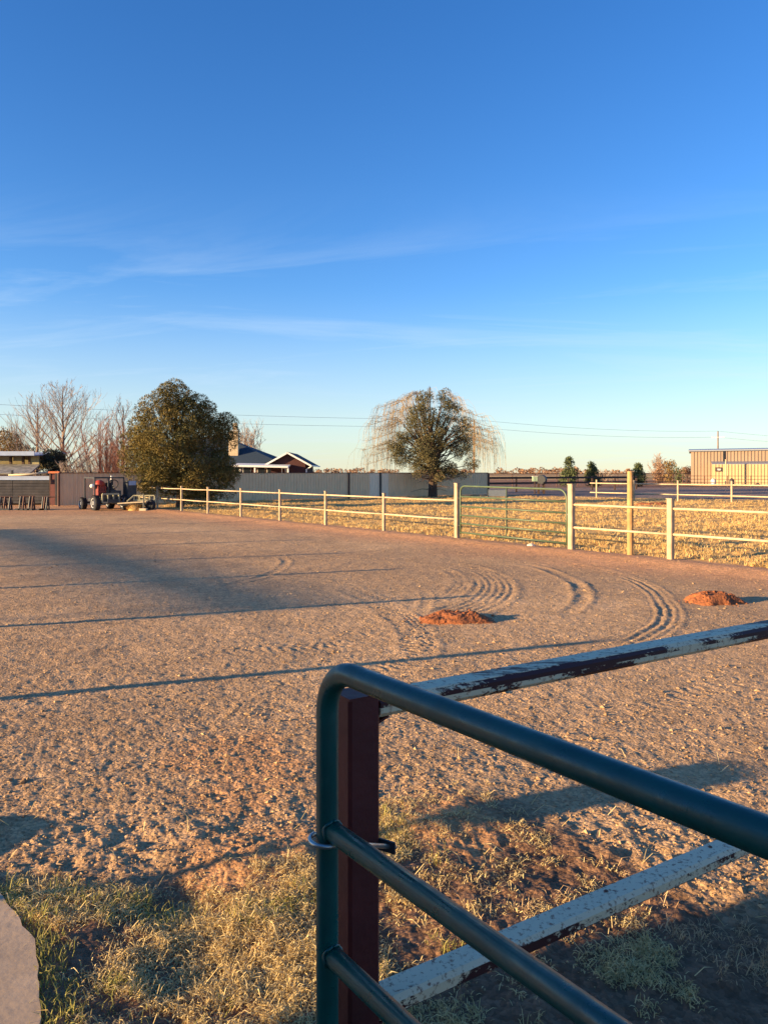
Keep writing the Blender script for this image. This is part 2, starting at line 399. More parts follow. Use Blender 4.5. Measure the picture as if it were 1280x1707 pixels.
def build_ground():
    th_in = np.linspace(R(-33), R(33), 561)
    th_out = np.linspace(R(33), R(327), 64)[1:-1]
    th = np.concatenate([th_in, th_out]); nth = len(th)
    rs = [.35]
    while rs[-1] < 6500:
        r = rs[-1]
        if r < 1.6: d = .08
        elif r < 4.3: d = max(.006, .00092 * r * r)
        elif r < 20: d = .0041 * r
        elif r < 60: d = .008 * r
        elif r < 160: d = .02 * r
        else: d = .08 * r
        rs.append(r + d)
    rs = np.array(rs); nr = len(rs)
    res = np.gradient(rs)
    X = (rs[:, None] * np.sin(th)[None]).ravel(); Y = (rs[:, None] * np.cos(th)[None]).ravel()
    dth = np.where(np.abs(np.where(th > math.pi, th - 2 * math.pi, th)) < R(33.2), .00206, .08)
    RES = np.maximum(.5 * res[:, None], rs[:, None] * dth[None] * 1.0).ravel()
    Z = ground_h(X, Y, RES)
    V = np.stack([X, Y, Z], 1); V = np.vstack([V, [[0, 0, 0]]])
    i = np.arange(nr - 1)[:, None]; j = np.arange(nth)[None]; j2 = (j + 1) % nth
    Fq = np.stack([(i * nth + j).ravel(), (i * nth + j2 + 0 * i).ravel(), ((i + 1) * nth + j2).ravel(), ((i + 1) * nth + j).ravel()], 1)
    Fq = Fq[:, ::-1]
    col = np.ones((len(V), 4)); col[:, :3] = ground_c(V[:, 0], V[:, 1])
    m = bpy.data.materials.new('ground_gravel_and_dirt'); m.use_nodes = True; t = m.node_tree; b = t.nodes['Principled BSDF']
    b.inputs['Roughness'].default_value = .92; b.inputs['Specular IOR Level'].default_value = .15
    at = t.nodes.new('ShaderNodeAttribute'); at.attribute_name = 'col'
    tcn = t.nodes.new('ShaderNodeTexCoord')
    vo = t.nodes.new('ShaderNodeTexVoronoi'); vo.inputs['Scale'].default_value = 55
    no = t.nodes.new('ShaderNodeTexNoise'); no.inputs['Scale'].default_value = 9; no.inputs['Detail'].default_value = 8; no.inputs['Roughness'].default_value = .7
    t.links.new(tcn.outputs['Object'], vo.inputs['Vector']); t.links.new(tcn.outputs['Object'], no.inputs['Vector'])
    mr = t.nodes.new('ShaderNodeMapRange'); mr.inputs[1].default_value = .3; mr.inputs[2].default_value = .7; mr.inputs[3].default_value = .72; mr.inputs[4].default_value = 1.28
    t.links.new(no.outputs['Fac'], mr.inputs[0])
    sp = t.nodes.new('ShaderNodeSeparateColor'); t.links.new(vo.outputs['Color'], sp.inputs[0])
    m2 = t.nodes.new('ShaderNodeMapRange'); m2.inputs[3].default_value = .74; m2.inputs[4].default_value = 1.26
    t.links.new(sp.outputs[0], m2.inputs[0])
    mu = t.nodes.new('ShaderNodeMath'); mu.operation = 'MULTIPLY'; t.links.new(mr.outputs[0], mu.inputs[0]); t.links.new(m2.outputs[0], mu.inputs[1])
    vm = t.nodes.new('ShaderNodeVectorMath'); vm.operation = 'SCALE'
    t.links.new(at.outputs['Color'], vm.inputs[0]); t.links.new(mu.outputs[0], vm.inputs['Scale'])
    t.links.new(vm.outputs[0], b.inputs['Base Color'])
    bp = t.nodes.new('ShaderNodeBump'); bp.inputs['Strength'].default_value = .55; bp.inputs['Distance'].default_value = .012
    t.links.new(vo.outputs['Distance'], bp.inputs['Height']); bp.invert = True
    n5 = t.nodes.new('ShaderNodeTexNoise'); n5.inputs['Scale'].default_value = 3.0; n5.inputs['Detail'].default_value = 9; n5.inputs['Roughness'].default_value = .75
    t.links.new(tcn.outputs['Object'], n5.inputs['Vector'])
    b2 = t.nodes.new('ShaderNodeBump'); b2.inputs['Strength'].default_value = .5; b2.inputs['Distance'].default_value = .08
    t.links.new(n5.outputs['Fac'], b2.inputs['Height']); t.links.new(bp.outputs[0], b2.inputs['Normal'])
    t.links.new(b2.outputs[0], b.inputs['Normal'])
    g = npmesh('ground', V[:-1], Fq, m, None, {'col': col[:-1]}, smooth=True)
    tag(g, kind='structure')
    # the small disc under the viewer closes the sheet
    c = MB(); ring = [tuple(V[k]) for k in range(nth)]
    c.add(ring, [tuple(range(nth))[::-1]]); o = c.build('ground', m); tag(o, kind='structure')
    at = o.data.attributes.new('col', 'FLOAT_COLOR', 'POINT'); at.data.foreach_set('color', col[:nth].astype(np.float32).ravel())
    return g
build_ground()
def gh(x, y, res=.02):
    x = np.atleast_1d(np.asarray(x, float)); y = np.atleast_1d(np.asarray(y, float))
    return ground_h(x, y, np.full(x.shape, res))

# ---------------------------------------------------------------- pebbles
def pebbles(name, x, y, size, m, flat=.6, sink=.25):
    n = len(x)
    base = np.array([(1, 0, 0), (-1, 0, 0), (0, 1, 0), (0, -1, 0), (0, 0, 1), (0, 0, -1.0)])
    fs = np.array([(0, 2, 4), (2, 1, 4), (1, 3, 4), (3, 0, 4), (2, 0, 5), (1, 2, 5), (3, 1, 5), (0, 3, 5)])
    V = base[None] * rng.uniform(.65, 1.25, (n, 6, 1)) + rng.uniform(-.22, .22, (n, 6, 3))
    sc = size[:, None, None] * np.stack([rng.uniform(.8, 1.3, n), rng.uniform(.6, 1.0, n), rng.uniform(.7, 1.0, n) * flat], 1)[:, None]
    V = V * sc; a = rng.uniform(0, 6.28, n); ca, sa = np.cos(a)[:, None], np.sin(a)[:, None]
    X = V[..., 0] * ca - V[..., 1] * sa; Y = V[..., 0] * sa + V[..., 1] * ca
    z = gh(x, y, .015)
    V = np.stack([X + x[:, None], Y + y[:, None], V[..., 2] + (z + size * flat * sink)[:, None]], 2).reshape(-1, 3)
    Fq = (fs[None] + 6 * np.arange(n)[:, None, None]).reshape(-1, 3)
    tint = np.repeat(rng.uniform(0, 1, n), 6)
    o = npmesh(name, V, Fq, m, None, {'tint': tint}); tag(o, kind='stuff'); return o
PEB = leafmat('pebble_stone', lin((128, 100, 72)), lin((206, 170, 124)), .9)
n = 60000
rr = 2.3 * (20 / 2.3) ** (rng.uniform(0, 1, n) ** 1.15); tt = rng.uniform(R(-32), R(32), n)
px_, py_ = rr * np.sin(tt), rr * np.cos(tt)
ok = (fence_s(px_, py_) < -.4) & (py_ > LAWN_E(px_) + .05) & ~in_poly(px_, py_, SLAB)
px_, py_ = px_[ok], py_[ok]; rr = rr[ok]
sz = rng.lognormal(math.log(.0042), .5, len(px_)) * (1 + rr * .03); sz = np.clip(sz, .002, .022)
tag(pebbles('gravel_pebbles', px_, py_, sz, PEB), 'loose tan gravel pebbles scattered across the yard', 'gravel')

# ---------------------------------------------------------------- blades
def blades(name, x, y, z, L, lean, width, m, droop=.5, parent=None, az=None):
    n = len(x); a = rng.uniform(0, 6.28, n) if az is None else az
    dx, dy = np.cos(a), np.sin(a); sx, sy = -dy, dx
    h1 = L * .55; l1 = lean * .6; l2 = np.minimum(lean + droop * rng.uniform(.2, 1, n), 1.75)
    p0 = np.stack([x, y, z - .005], 1)
    d1 = np.stack([np.sin(l1) * dx, np.sin(l1) * dy, np.cos(l1)], 1); d2 = np.stack([np.sin(l2) * dx, np.sin(l2) * dy, np.cos(l2)], 1)
    tw = rng.uniform(-.8, .8, n)
    sd = np.stack([sx * np.cos(tw), sy * np.cos(tw), np.sin(tw)], 1) * (width / 2)[:, None]
    p1 = p0 + d1 * h1[:, None]; p2 = p1 + d2 * (L * .45)[:, None]
    V = np.stack([p0 - sd, p0 + sd, p1 - sd * .8, p1 + sd * .8, p2], 1).reshape(-1, 3)
    b = 5 * np.arange(n)[:, None, None]
    fs = np.array([(0, 1, 3), (0, 3, 2), (2, 3, 4)])
    Fq = (fs[None] + b).reshape(-1, 3)
    o = npmesh(name, V, Fq, m, parent, {'tint': np.repeat(rng.uniform(0, 1, n), 5)}); return o
DRYG = leafmat('dry_grass', lin((190, 162, 104)), lin((244, 220, 160)), .8, .25)
GRNG = leafmat('green_grass', lin((132, 132, 62)), lin((198, 186, 104)), .7, .3)
GREYG = leafmat('dead_grass', lin((180, 144, 102)), lin((234, 200, 152)), .85, .2)
PASTG = leafmat('pasture_straw', lin((190, 150, 88)), lin((240, 206, 140)), .85, .2)
def lawn_points(n, x0, x1, y0, y1):
    x = rng.uniform(x0, x1, n); y = rng.uniform(y0, y1, n)
    p = lawn_mask(x, y) * (.35 + .9 * sstep(.4, .6, fbm(x * 9, y * 9, 71, 2)))
    k = (rng.uniform(0, 1, n) < p) & (~in_poly(x, y, SLAB) )
    return x[k], y[k]
def tufts(x, y, k, sp):
    return np.repeat(x, k) + rng.normal(0, sp, k * len(x)), np.repeat(y, k) + rng.normal(0, sp, k * len(y))
x, y = lawn_points(15000, -1.75, 1.0, 2.0, 4.3); x, y = tufts(x, y, 24, .022)
k = ~in_poly(x, y, SLAB); x, y = x[k], y[k]; n = len(x); L = rng.lognormal(math.log(.023), .45, n)
tag(blades('dry_grass', x, y, gh(x, y) + rng.uniform(0, .012, n), L, rng.uniform(1.05, 1.85, n), rng.uniform(.0020, .0042, n), DRYG, .9), 'matted straw coloured dry turf beside the open gate', 'grass', kind='stuff')
x, y = lawn_points(3400, -1.7, .35, 2.0, 3.9); x, y = tufts(x, y, 12, .016); k = ~in_poly(x, y, SLAB); x, y = x[k], y[k]; 
k = rng.uniform(0, 1, len(x)) < sstep(.38, .62, fbm(x * 3.3, y * 3.3, 73, 2)); x, y = x[k], y[k]
# extra fringe along the slab edge
ex, ey = [], []
for (a, b) in zip(SLAB[:3], SLAB[1:4]):
    q = rng.uniform(0, 1, 700); ex.append(a[0] + (b[0] - a[0]) * q + rng.uniform(-.05, .11, 700)); ey.append(a[1] + (b[1] - a[1]) * q + rng.normal(0, .03, 700))
x = np.concatenate([x] + ex); y = np.concatenate([y] + ey)
n = len(x); L = rng.lognormal(math.log(.032), .4, n)
tag(blades('green_grass', x, y, np.maximum(gh(x, y), -.02), L, rng.uniform(.1, 1.0, n), rng.uniform(.002, .0042, n), GRNG, .8), 'fresh green grass blades growing through the dry turf', 'grass', kind='stuff')
x, y = lawn_points(4800, .1, 2.6, 1.5, 3.3); x, y = tufts(x, y, 14, .024); n = len(x)
k = rng.uniform(0, 1, n) < sstep(.46, .66, fbm(x * 4.3, y * 4.3, 79, 2)); x, y = x[k], y[k]; n = len(x)
L = rng.lognormal(math.log(.042), .4, n)
tag(blades('dead_grass', x, y, gh(x, y), L, rng.uniform(.8, 1.7, n), rng.uniform(.0016, .0034, n), GREYG, .9), 'greyed dead grass lying on bare soil below the white rail', 'grass', kind='stuff')
# long stray stalks
n = 260; x = rng.uniform(-1.8, 2.0, n); y = rng.uniform(2.1, 4.6, n); k = ~in_poly(x, y, SLAB); x, y = x[k], y[k]; n = len(x)
tag(blades('loose_stalks', x, y, gh(x, y) + .008, rng.uniform(.05, .15, n), rng.uniform(1.4, 1.75, n), rng.uniform(.002, .004, n), DRYG, .3), 'long dry grass stalks lying loose on the soil', 'grass', kind='stuff')
# pasture tufts beyond the pipe fence
n = 52000; r_ = 13 * (58 / 13) ** rng.uniform(0, 1, n); t_ = rng.uniform(R(-16), R(33), n); x = r_ * np.sin(t_); y = r_ * np.cos(t_)
s_ = fence_s(x, y) + .6 * (fbm(x * 1.6, y * 1.6, 97, 4) - .5)
k = (s_ > .15) & (y + .62 * (x - 14) < 53 + rng.uniform(-3, 1, n)) & (rng.uniform(0, 1, n) < .25 + .9 * sstep(.4, .62, fbm(x * 1.1, y * 1.1, 83, 3)))
x, y = x[k], y[k]; x = np.repeat(x, 5) + rng.normal(0, .035, 5 * len(x)); y = np.repeat(y, 5) + rng.normal(0, .035, len(x)); n = len(x)
L = rng.lognormal(math.log(.085), .4, n)
tag(blades('pasture_grass', x, y, gh(x, y, .08), L, rng.uniform(.2, 1.4, n), rng.uniform(.008, .016, n), PASTG, .8), 'golden dead pasture grass beyond the pipe fence', 'grass', kind='stuff')

# ---------------------------------------------------------------- concrete slab
CONC = mat('slab_concrete', lin((186, 160, 130)), .9, var=.15, scale=5, bump=.12, bscale=22)
sl = MB(); den = []
for i in range(len(SLAB)):
    a = np.array(SLAB[i]); b = np.array(SLAB[(i + 1) % len(SLAB)]); k = max(1, int(np.hypot(*(b - a)) / .05)) if i < 3 else 1
    for q in range(k):
        p = a + (b - a) * q / k; den.append(p + (rng.normal(0, .003, 2) if 0 < q else 0))
nn = len(den)
sl.add([(p[0], p[1], .028) for p in den] + [(p[0], p[1], -.15) for p in den],
       [tuple(range(nn))] + [((i + 1) % nn, i, nn + i, nn + (i + 1) % nn) for i in range(nn)])
tag(sl.build('concrete_path', CONC), kind='structure')
# ================================================================== MATERIALS
CREAM = mat('cream_pipe_paint', lin((194, 170, 136)), .65, var=.16, scale=9, bump=.05)
CREAMD = mat('cream_post_paint', lin((170, 148, 120)), .7, var=.18, scale=5, bump=.08)
GREENP = mat('green_gate_paint', lin((78, 92, 68)), .4, var=.12, scale=7)
TIMBER = mat('round_timber', lin((186, 148, 98)), .85, scale=3, bump=.5, bscale=18, col2=lin((150, 112, 72)))
DARKW = mat('dark_brown_timber', lin((74, 56, 48)), .85, var=.2, scale=5, bump=.3)
RUSTP = mat('rusty_brown_pipe', lin((96, 66, 54)), .75, var=.2, scale=8)
FENCEM = mat('tan_sheet_metal', lin((236, 202, 160)), .6, metal=.0, var=.07, scale=1.2)
FENCEN = mat('new_pale_sheet_metal', lin((242, 222, 194)), .6, var=.03, scale=1.2)
FENCECAP = mat('brown_fence_trim', lin((88, 58, 50)), .6, var=.1)
BLACKR = mat('black_rubber', lin((38, 38, 42)), .85, var=.2, scale=12, bump=.3)
BLACKM = mat('dark_painted_steel', lin((50, 52, 56)), .5, var=.2, scale=9)
REDM = mat('faded_red_paint', lin((168, 62, 46)), .5, var=.15, scale=7)
RIM = mat('pale_wheel_rim', lin((214, 218, 222)), .5, var=.1)
RACK = mat('cream_rack_paint', lin((158, 152, 122)), .6, var=.1)
PLANK = mat('weathered_plank', lin((196, 178, 146)), .85, var=.12, scale=6, bump=.3)
STRAWM = mat('hay', lin((204, 168, 104)), .9, scale=14, col2=lin((150, 118, 70)), bump=1.0, bscale=30)
WHITEP = mat('white_paint', lin((226, 222, 214)), .5, var=.03)
STEELB = mat('blue_grey_steel_roof', lin((150, 164, 188)), .45, var=.06, scale=3)
BOARDG = mat('dark_grey_board', lin((66, 64, 68)), .85, scale=2.5, col2=lin((46, 46, 52)), bump=.3)
SHINGLE = mat('lichened_shingle', lin((104, 102, 100)), .95, scale=3.5, col2=lin((158, 152, 140)), bump=.5)
ROOFD = mat('dark_blue_shingle', lin((42, 58, 72)), .9, var=.15, scale=9, bump=.3)
BRICKM = mat('dark_red_brick', lin((74, 44, 42)), .9, var=.15, scale=9, bump=.3)
GLASSD = mat('dark_window', lin((34, 38, 46)), .15, var=.05)
BARNM = mat('tan_barn_metal', lin((150, 128, 108)), .5, var=.05, scale=.6)
BARNY = mat('yellow_barn_metal', lin((182, 160, 120)), .5, var=.04, scale=.6)
BARNR = mat('grey_barn_roof', lin((138, 142, 150)), .4, var=.05)
GALV = mat('galvanised_steel', lin((176, 180, 176)), .35, metal=.85, var=.1, scale=30)
ORANGEB = mat('orange_beam_paint', lin((206, 110, 66)), .6, var=.1)
YELLOWW = mat('yellow_board', lin((232, 208, 104)), .7, var=.05)
MAROOND = mat('maroon_panel', lin((92, 48, 46)), .7, var=.15)
WOODPOLE = mat('pole_wood', lin((128, 92, 66)), .9, var=.2, scale=3, bump=.4)
DIRTM = mat('red_dirt', lin((164, 98, 56)), .95, scale=9, col2=lin((128, 76, 46)), bump=.8, bscale=34)
WIRE = mat('power_wire', lin((140, 144, 148)), .6, var=.05)
BARK = mat('grey_bark', lin((112, 90, 74)), .95, var=.2, scale=6, bump=.4)

REDDK = mat('dark_red_engine', lin((104, 42, 36)), .6, var=.25, scale=9)
def sqpost(a, w, h, cap=True):
    m = MB(); m.bbeam((a[0], a[1], -.12), (a[0], a[1], h), w, w, w * .12, up=FTV)
    if cap: m.beam((a[0], a[1], h), (a[0], a[1], h + .012), w * 1.12, w * 1.12, up=FTV)
    return m
FTV = (FT[0], FT[1], 0); FNV = (FN[0], FN[1], 0)

# ================================================================== NEAR GATE (dark green tube gate, standing open)
def dark_green():
    m = mat('dark_green_enamel', lin((8, 76, 70)), .38, var=.12, scale=14, bump=.04, bscale=90, spec=.5)
    t = m.node_tree; b = t.nodes['Principled BSDF']
    no = t.nodes.new('ShaderNodeTexNoise'); no.inputs['Scale'].default_value = 22; no.inputs['Detail'].default_value = 6
    tcn = t.nodes.new('ShaderNodeTexCoord'); t.links.new(tcn.outputs['Object'], no.inputs['Vector'])
    mr = t.nodes.new('ShaderNodeMapRange'); mr.inputs[1].default_value = .35; mr.inputs[2].default_value = .7; mr.inputs[3].default_value = .26; mr.inputs[4].default_value = .5
    t.links.new(no.outputs['Fac'], mr.inputs[0]); t.links.new(mr.outputs[0], b.inputs['Roughness'])
    return m
DGREEN = dark_green()
g0 = Vector((-.133, 1.81, 0)); gd = Vector((.72, -1, 0)).normalized(); GL = 3.66
gate = thing('tube_gate', 'dark green tube gate standing open beside the red post', 'gate', g0)
TR = .0262
def arc_corner(c, d0, d1, r, n=9):
    """points of a bend at corner c, arriving along -d0 and leaving along d1"""
    c = Vector(c); s = c - Vector(d0) * r; ctr = s + Vector(d1) * r; o = []
    for i in range(n + 1):
        a = math.pi / 2 * i / n
        o.append(ctr - Vector(d1) * (r * math.cos(a)) + Vector(d0) * (r * math.sin(a)))
    return o
ztop, zbot = 1.245, .12
up = Vector((0, 0, 1)); e0 = g0; e1 = g0 + gd * GL
loop = [e0 + up * (zbot + .2)] + [e0 + up * z for z in (.3, .6, .9)]
loop = [e0 + up * zbot_ for zbot_ in (.4, .8)] + arc_corner(e0 + up * ztop, up, gd, .105) + [e0 + gd * (GL / 2) + up * ztop] + arc_corner(e1 + up * ztop, gd, -up, .105) + [e1 + up * .7] \
    + arc_corner(e1 + up * zbot, -up, -gd, .105) + [e0 + gd * (GL / 2) + up * zbot] + arc_corner(e0 + up * zbot, -gd, up, .105) + [e0 + up * .4]
f = MB(); f.tube(loop, TR, 24, False); f.build('frame', DGREEN, gate, True)
for z in (.866, .575, .33):
    r = MB(); a = e0 + gd * .012 + up * z; b = e1 - gd * .012 + up * z
    r.tube([a, a.lerp(b, .33), a.lerp(b, .66), b], .0232, 22); r.build('rail', DGREEN, gate, True)
    for q in (e0, e1):   # weld bead
        w = MB(); sgn = 1 if q is e0 else -1
        c = q + gd * sgn * TR * .93 + up * z
        ring = [c + gd * sgn * .004 * math.sin(k * 1.7) + (up * math.cos(k * math.pi / 8) + gd.cross(up) * math.sin(k * math.pi / 8)) * .0245 for k in range(17)]
        w.tube(ring, .0038, 6); w.build('weld_bead', DGREEN, gate, True)
st = MB(); mid = e0 + gd * GL * .5; st.beam(mid + up * (zbot + .02), mid + up * (ztop - .02), .038, .006, gd); st.build('stay', DGREEN, gate)

# red post with the worn white rails
def worn(name, under, over, lo, hi, top_more=.0, band=(9, 9, 0)):
    """white paint worn down to dark red primer, in streaks along the rail"""
    m = bpy.data.materials.new(name); m.use_nodes = True; t = m.node_tree; b = t.nodes['Principled BSDF']
    b.inputs['Roughness'].default_value = .6; b.inputs['Specular IOR Level'].default_value = .35
    tcn = t.nodes.new('ShaderNodeTexCoord'); mp = t.nodes.new('ShaderNodeMapping')
    mp.inputs['Rotation'].default_value = (0, 0, -math.atan2(1, 1.567)); mp.inputs['Scale'].default_value = (.5, 3.0, 3.0)
    mp.vector_type = 'POINT'
    t.links.new(tcn.outputs['Object'], mp.inputs[0])
    def noise(s, d, r, vec=mp.outputs[0]):
        n = t.nodes.new('ShaderNodeTexNoise'); n.inputs['Scale'].default_value = s; n.inputs['Detail'].default_value = d; n.inputs['Roughness'].default_value = r
        t.links.new(vec, n.inputs['Vector']); return n.outputs['Fac']
    def mth(op, a, b_):
        n = t.nodes.new('ShaderNodeMath'); n.operation = op
        for i, v in enumerate((a, b_)):
            if isinstance(v, (int, float)): n.inputs[i].default_value = v
            else: t.links.new(v, n.inputs[i])
        return n.outputs[0]
    big = noise(2.6, 3, .5); fine = noise(30, 10, .72)
    ge = t.nodes.new('ShaderNodeNewGeometry'); se = t.nodes.new('ShaderNodeSeparateXYZ'); t.links.new(ge.outputs['Normal'], se.inputs[0])
    v = mth('ADD', mth('MULTIPLY', big, .8), mth('MULTIPLY', fine, .45))
    v = mth('ADD', v, mth('MULTIPLY', se.outputs[2], top_more))
    sp_ = t.nodes.new('ShaderNodeSeparateXYZ'); t.links.new(tcn.outputs['Object'], sp_.inputs[0])
    edge = mth('MULTIPLY', mth('GREATER_THAN', sp_.outputs[2], band[0]), mth('LESS_THAN', sp_.outputs[2], band[1]))
    v = mth('SUBTRACT', v, mth('MULTIPLY', edge, band[2]))
    mr = t.nodes.new('ShaderNodeMapRange'); mr.inputs[1].default_value = lo; mr.inputs[2].default_value = hi; t.links.new(v, mr.inputs[0])
    mix = t.nodes.new('ShaderNodeMix'); mix.data_type = 'RGBA'
    sp = noise(60, 4, .7, tcn.outputs['Object']); cr = t.nodes.new('ShaderNodeValToRGB')
    cr.color_ramp.elements[0].position = .34; cr.color_ramp.elements[1].position = .46
    cr.color_ramp.elements[0].color = (*lin((150, 96, 70)), 1); cr.color_ramp.elements[1].color = (*over, 1)
    t.links.new(sp, cr.inputs[0])
    t.links.new(mr.outputs[0], mix.inputs['Factor']); mix.inputs[6].default_value = (*under, 1); t.links.new(cr.outputs[0], mix.inputs[7])
    t.links.new(mix.outputs[2], b.inputs['Base Color'])
    bp = t.nodes.new('ShaderNodeBump'); bp.inputs['Strength'].default_value = .35; bp.inputs['Distance'].default_value = .003
    t.links.new(mr.outputs[0], bp.inputs['Height']); t.links.new(bp.outputs[0], b.inputs['Normal'])
    return m
REDP = mat('dark_red_primer', lin((88, 32, 29)), .6, scale=4, var=.3, bump=.15, bscale=30)
WORNR = worn('worn_white_paint', lin((74, 34, 32)), lin((230, 206, 166)), .575, .605, .03, (1.096, 1.1175, .12))
WORNL = worn('rust_speckled_white_paint', lin((74, 34, 32)), lin((236, 208, 168)), .50, .53, .13, (.280, .327, .08))
rd = Vector((1.567, 1, 0)).normalized(); rp = Vector((-.072, 1.985, 0)); rn = Vector((-rd.y, rd.x, 0))
pf = thing('rail_fence', 'worn white rail fence on a dark red post beside the green gate', 'fence', rp)
p = MB(); p.bbeam(rp + up * -.2, rp + up * 1.128, .092, .092, .008, up=rd); p.build('post', REDP, pf)
cp = MB(); cp.beam(rp + up * 1.128, rp + up * 1.134, .094, .094, up=rd); cp.build('post_cap', REDP, pf)
for i, (z, mm) in enumerate(((1.095, WORNR), (.312, WORNL))):
    r = MB(); a = rp + rd * .047 + up * z
    if i == 1: b = rp + rd * 3.2 + up * z
    else: b = rp + rd * 3.2 + up * z
    # slim channel, its long edges chamfered; cut in short lengths so that it sags slightly
    for k in range(1):
        r.bbeam(a, b, .092, .05, .012)
    r.build('rail', mm, pf)
    br = MB(); br.beam(rp + rd * .047 - rn * .0 + up * (z - .045), rp + rd * .085 + up * (z - .03), .05, .006); br.build('bracket', REDP, pf)
    for q in (.4, .95, 1.5):
        if i == 1:
            s_ = MB(); s_.lathe(rp + rd * q + rn * .012 + up * (z + .025), [(.0075, 0), (.0065, .003), (.003, .0045)], 8); s_.build('bolt', RUSTP, pf)
p = MB(); q = rp + rd * 3.25; p.bbeam(q + up * -.2, q + up * 1.128, .092, .092, .008, up=rd); p.build('post', REDP, pf)
# U-bolt hinge round the gate's upright and the post
ub = MB(); zc = .84
yd = Vector((.545, .84, 0)).normalized(); xd = Vector((yd.y, -yd.x, 0))
def ubp(f_, s_): return g0 + yd * f_ + xd * (.041 * s_) + up * (zc - .45 * max(f_, 0))
pts = [ubp(.235, 1), ubp(.10, 1), ubp(.03, 1)]
for k in range(13):
    a = math.pi * k / 12; pts.append(g0 + xd * (.041 * math.cos(a)) - yd * (.041 * math.sin(a)) + up * zc)
pts += [ubp(.03, -1), ubp(.11, -1)]
ub.tube(pts, .0058, 10); hb = ub.build('hinge_bolt', GALV, gate, True)
nb = MB(); nb.lathe(ubp(.212, 1), [(.0115, 0), (.0115, .009)], 6, yd); nb.build('nut', GALV, hb)
wa = MB(); wa.beam(ubp(.205, 1) - xd * .03, ubp(.205, 1) + xd * .018, .005, .03); wa.build('plate', BLACKM, hb)

# ================================================================== FAR PIPE FENCE
def gp(px, py): q = G(px, py); return (q[0], q[1])
lp = [gp(640, 888), gp(543, 878), gp(467, 868), gp(402, 863), gp(347, 857.5), gp(303, 853), gp(263, 848.5)]
# put them exactly on the straight fence line
def online(p):
    t = (p[0] - A0[0]) * FT[0] + (p[1] - A0[1]) * FT[1]; return (A0[0] + FT[0] * t, A0[1] + FT[1] * t)
def online_px(px):
    """where the column px of the photograph meets the straight fence line"""
    k = (px - 640) / F; t = (k * A0[1] - A0[0]) / (FT[0] - k * FT[1]); return (A0[0] + FT[0] * t, A0[1] + FT[1] * t)
lp = [online_px(p) for p in (640, 543, 467, 402, 347, 303, 263)]; gpost = online_px(761)
def pipe_fence(name, label, posts, rails, hs, w, rail_r, pm, rm, ends=(None, None), group=None):
    o = thing(name, label, 'fence', (posts[0][0], posts[0][1], 0), group)
    for i, (p, h) in enumerate(zip(posts, hs)):
        sqpost(p, w, h).build('post', pm, o)
    line = ([ends[0]] if ends[0] else []) + list(posts) + ([ends[1]] if ends[1] else [])
    for z in rails:
        for a, b in zip(line[:-1], line[1:]):
            d = Vector((b[0] - a[0], b[1] - a[1], 0)).normalized()
            m = MB(); A = Vector((a[0], a[1], z)) + d * .03; B = Vector((b[0], b[1], z)) - d * .03
            mid = (A + B) / 2 + Vector((0, 0, random.uniform(-.012, .004)))
            m.tube([A, mid, B], rail_r, 8); m.build('rail', rm, o, True)
    return o
random.seed(3)
lpost8 = online_px(230)
pipe_fence('pipe_fence', 'long cream two-rail pipe fence running from the far gate to the tractor', lp, (.985, .50), [1.1] * 7, .08, .024, CREAMD, CREAM, (gpost, lpost8))
# gate posts
def gpostobj(px, py, h, w, lab, m=CREAMD):
    p = online_px(px); o = thing('gate_post', lab, 'post', (p[0], p[1], 0))
    sqpost(p, w, h, False).build('shaft', m, o); c = MB(); c.beam((p[0], p[1], h), (p[0], p[1], h + .015), w * 1.06, w * 1.06, up=FTV); c.build('cap', m, o)
    return p
ga = gpostobj(761.5, 898.5, 1.42, .115, 'cream gate post at the hinge end of the far green gate')
gb = gpostobj(952, 920.5, 1.44, .13, 'cream gate post at the latch end of the far green gate')
# far green gate
A = Vector((*ga, 0)); B = Vector((*gb, 0)); dd = (B - A).normalized()
q0 = A + dd * .13; q1 = B - dd * .13; gl = (q1 - q0).length
o = thing('tube_gate', 'pale green six-bar tube gate closed in the far pipe fence', 'gate', (q0.x, q0.y, 0))
zt, zb = 1.36, .13
sag = lambda z, t: z - .03 * t
f = MB(); f.tube([q0 + up * zb, q0 + up * .7] + arc_corner(q0 + up * zt, up, dd, .16, 6) + arc_corner(q1 + up * (zt - .03), dd, -up, .22, 7) + [q1 + up * .7, q1 + up * (zb - .03)], .024, 10); f.build('frame', GREENP, o, True)
for z in (1.09, .84, .61, .40, .17):
    m = MB(); m.tube([q0 + up * z, q1 + up * sag(z, 1)], .022, 8); m.build('rail', GREENP, o, True)
m = MB(); md = q0.lerp(q1, .47); m.beam(md + up * .14, md + up * (zt - .02), .035, .012, dd); m.build('stay', GREENP, o)
for z in (.35, 1.05):
    m = MB(); m.beam(A + up * z + dd * .05, q0 + up * z, .05, .02); m.build('hinge', BLACKM, o)
m = MB(); m.beam(q1 + up * .78, B + up * .78 - dd * .05, .04, .03); m.build('latch', BLACKM, o)
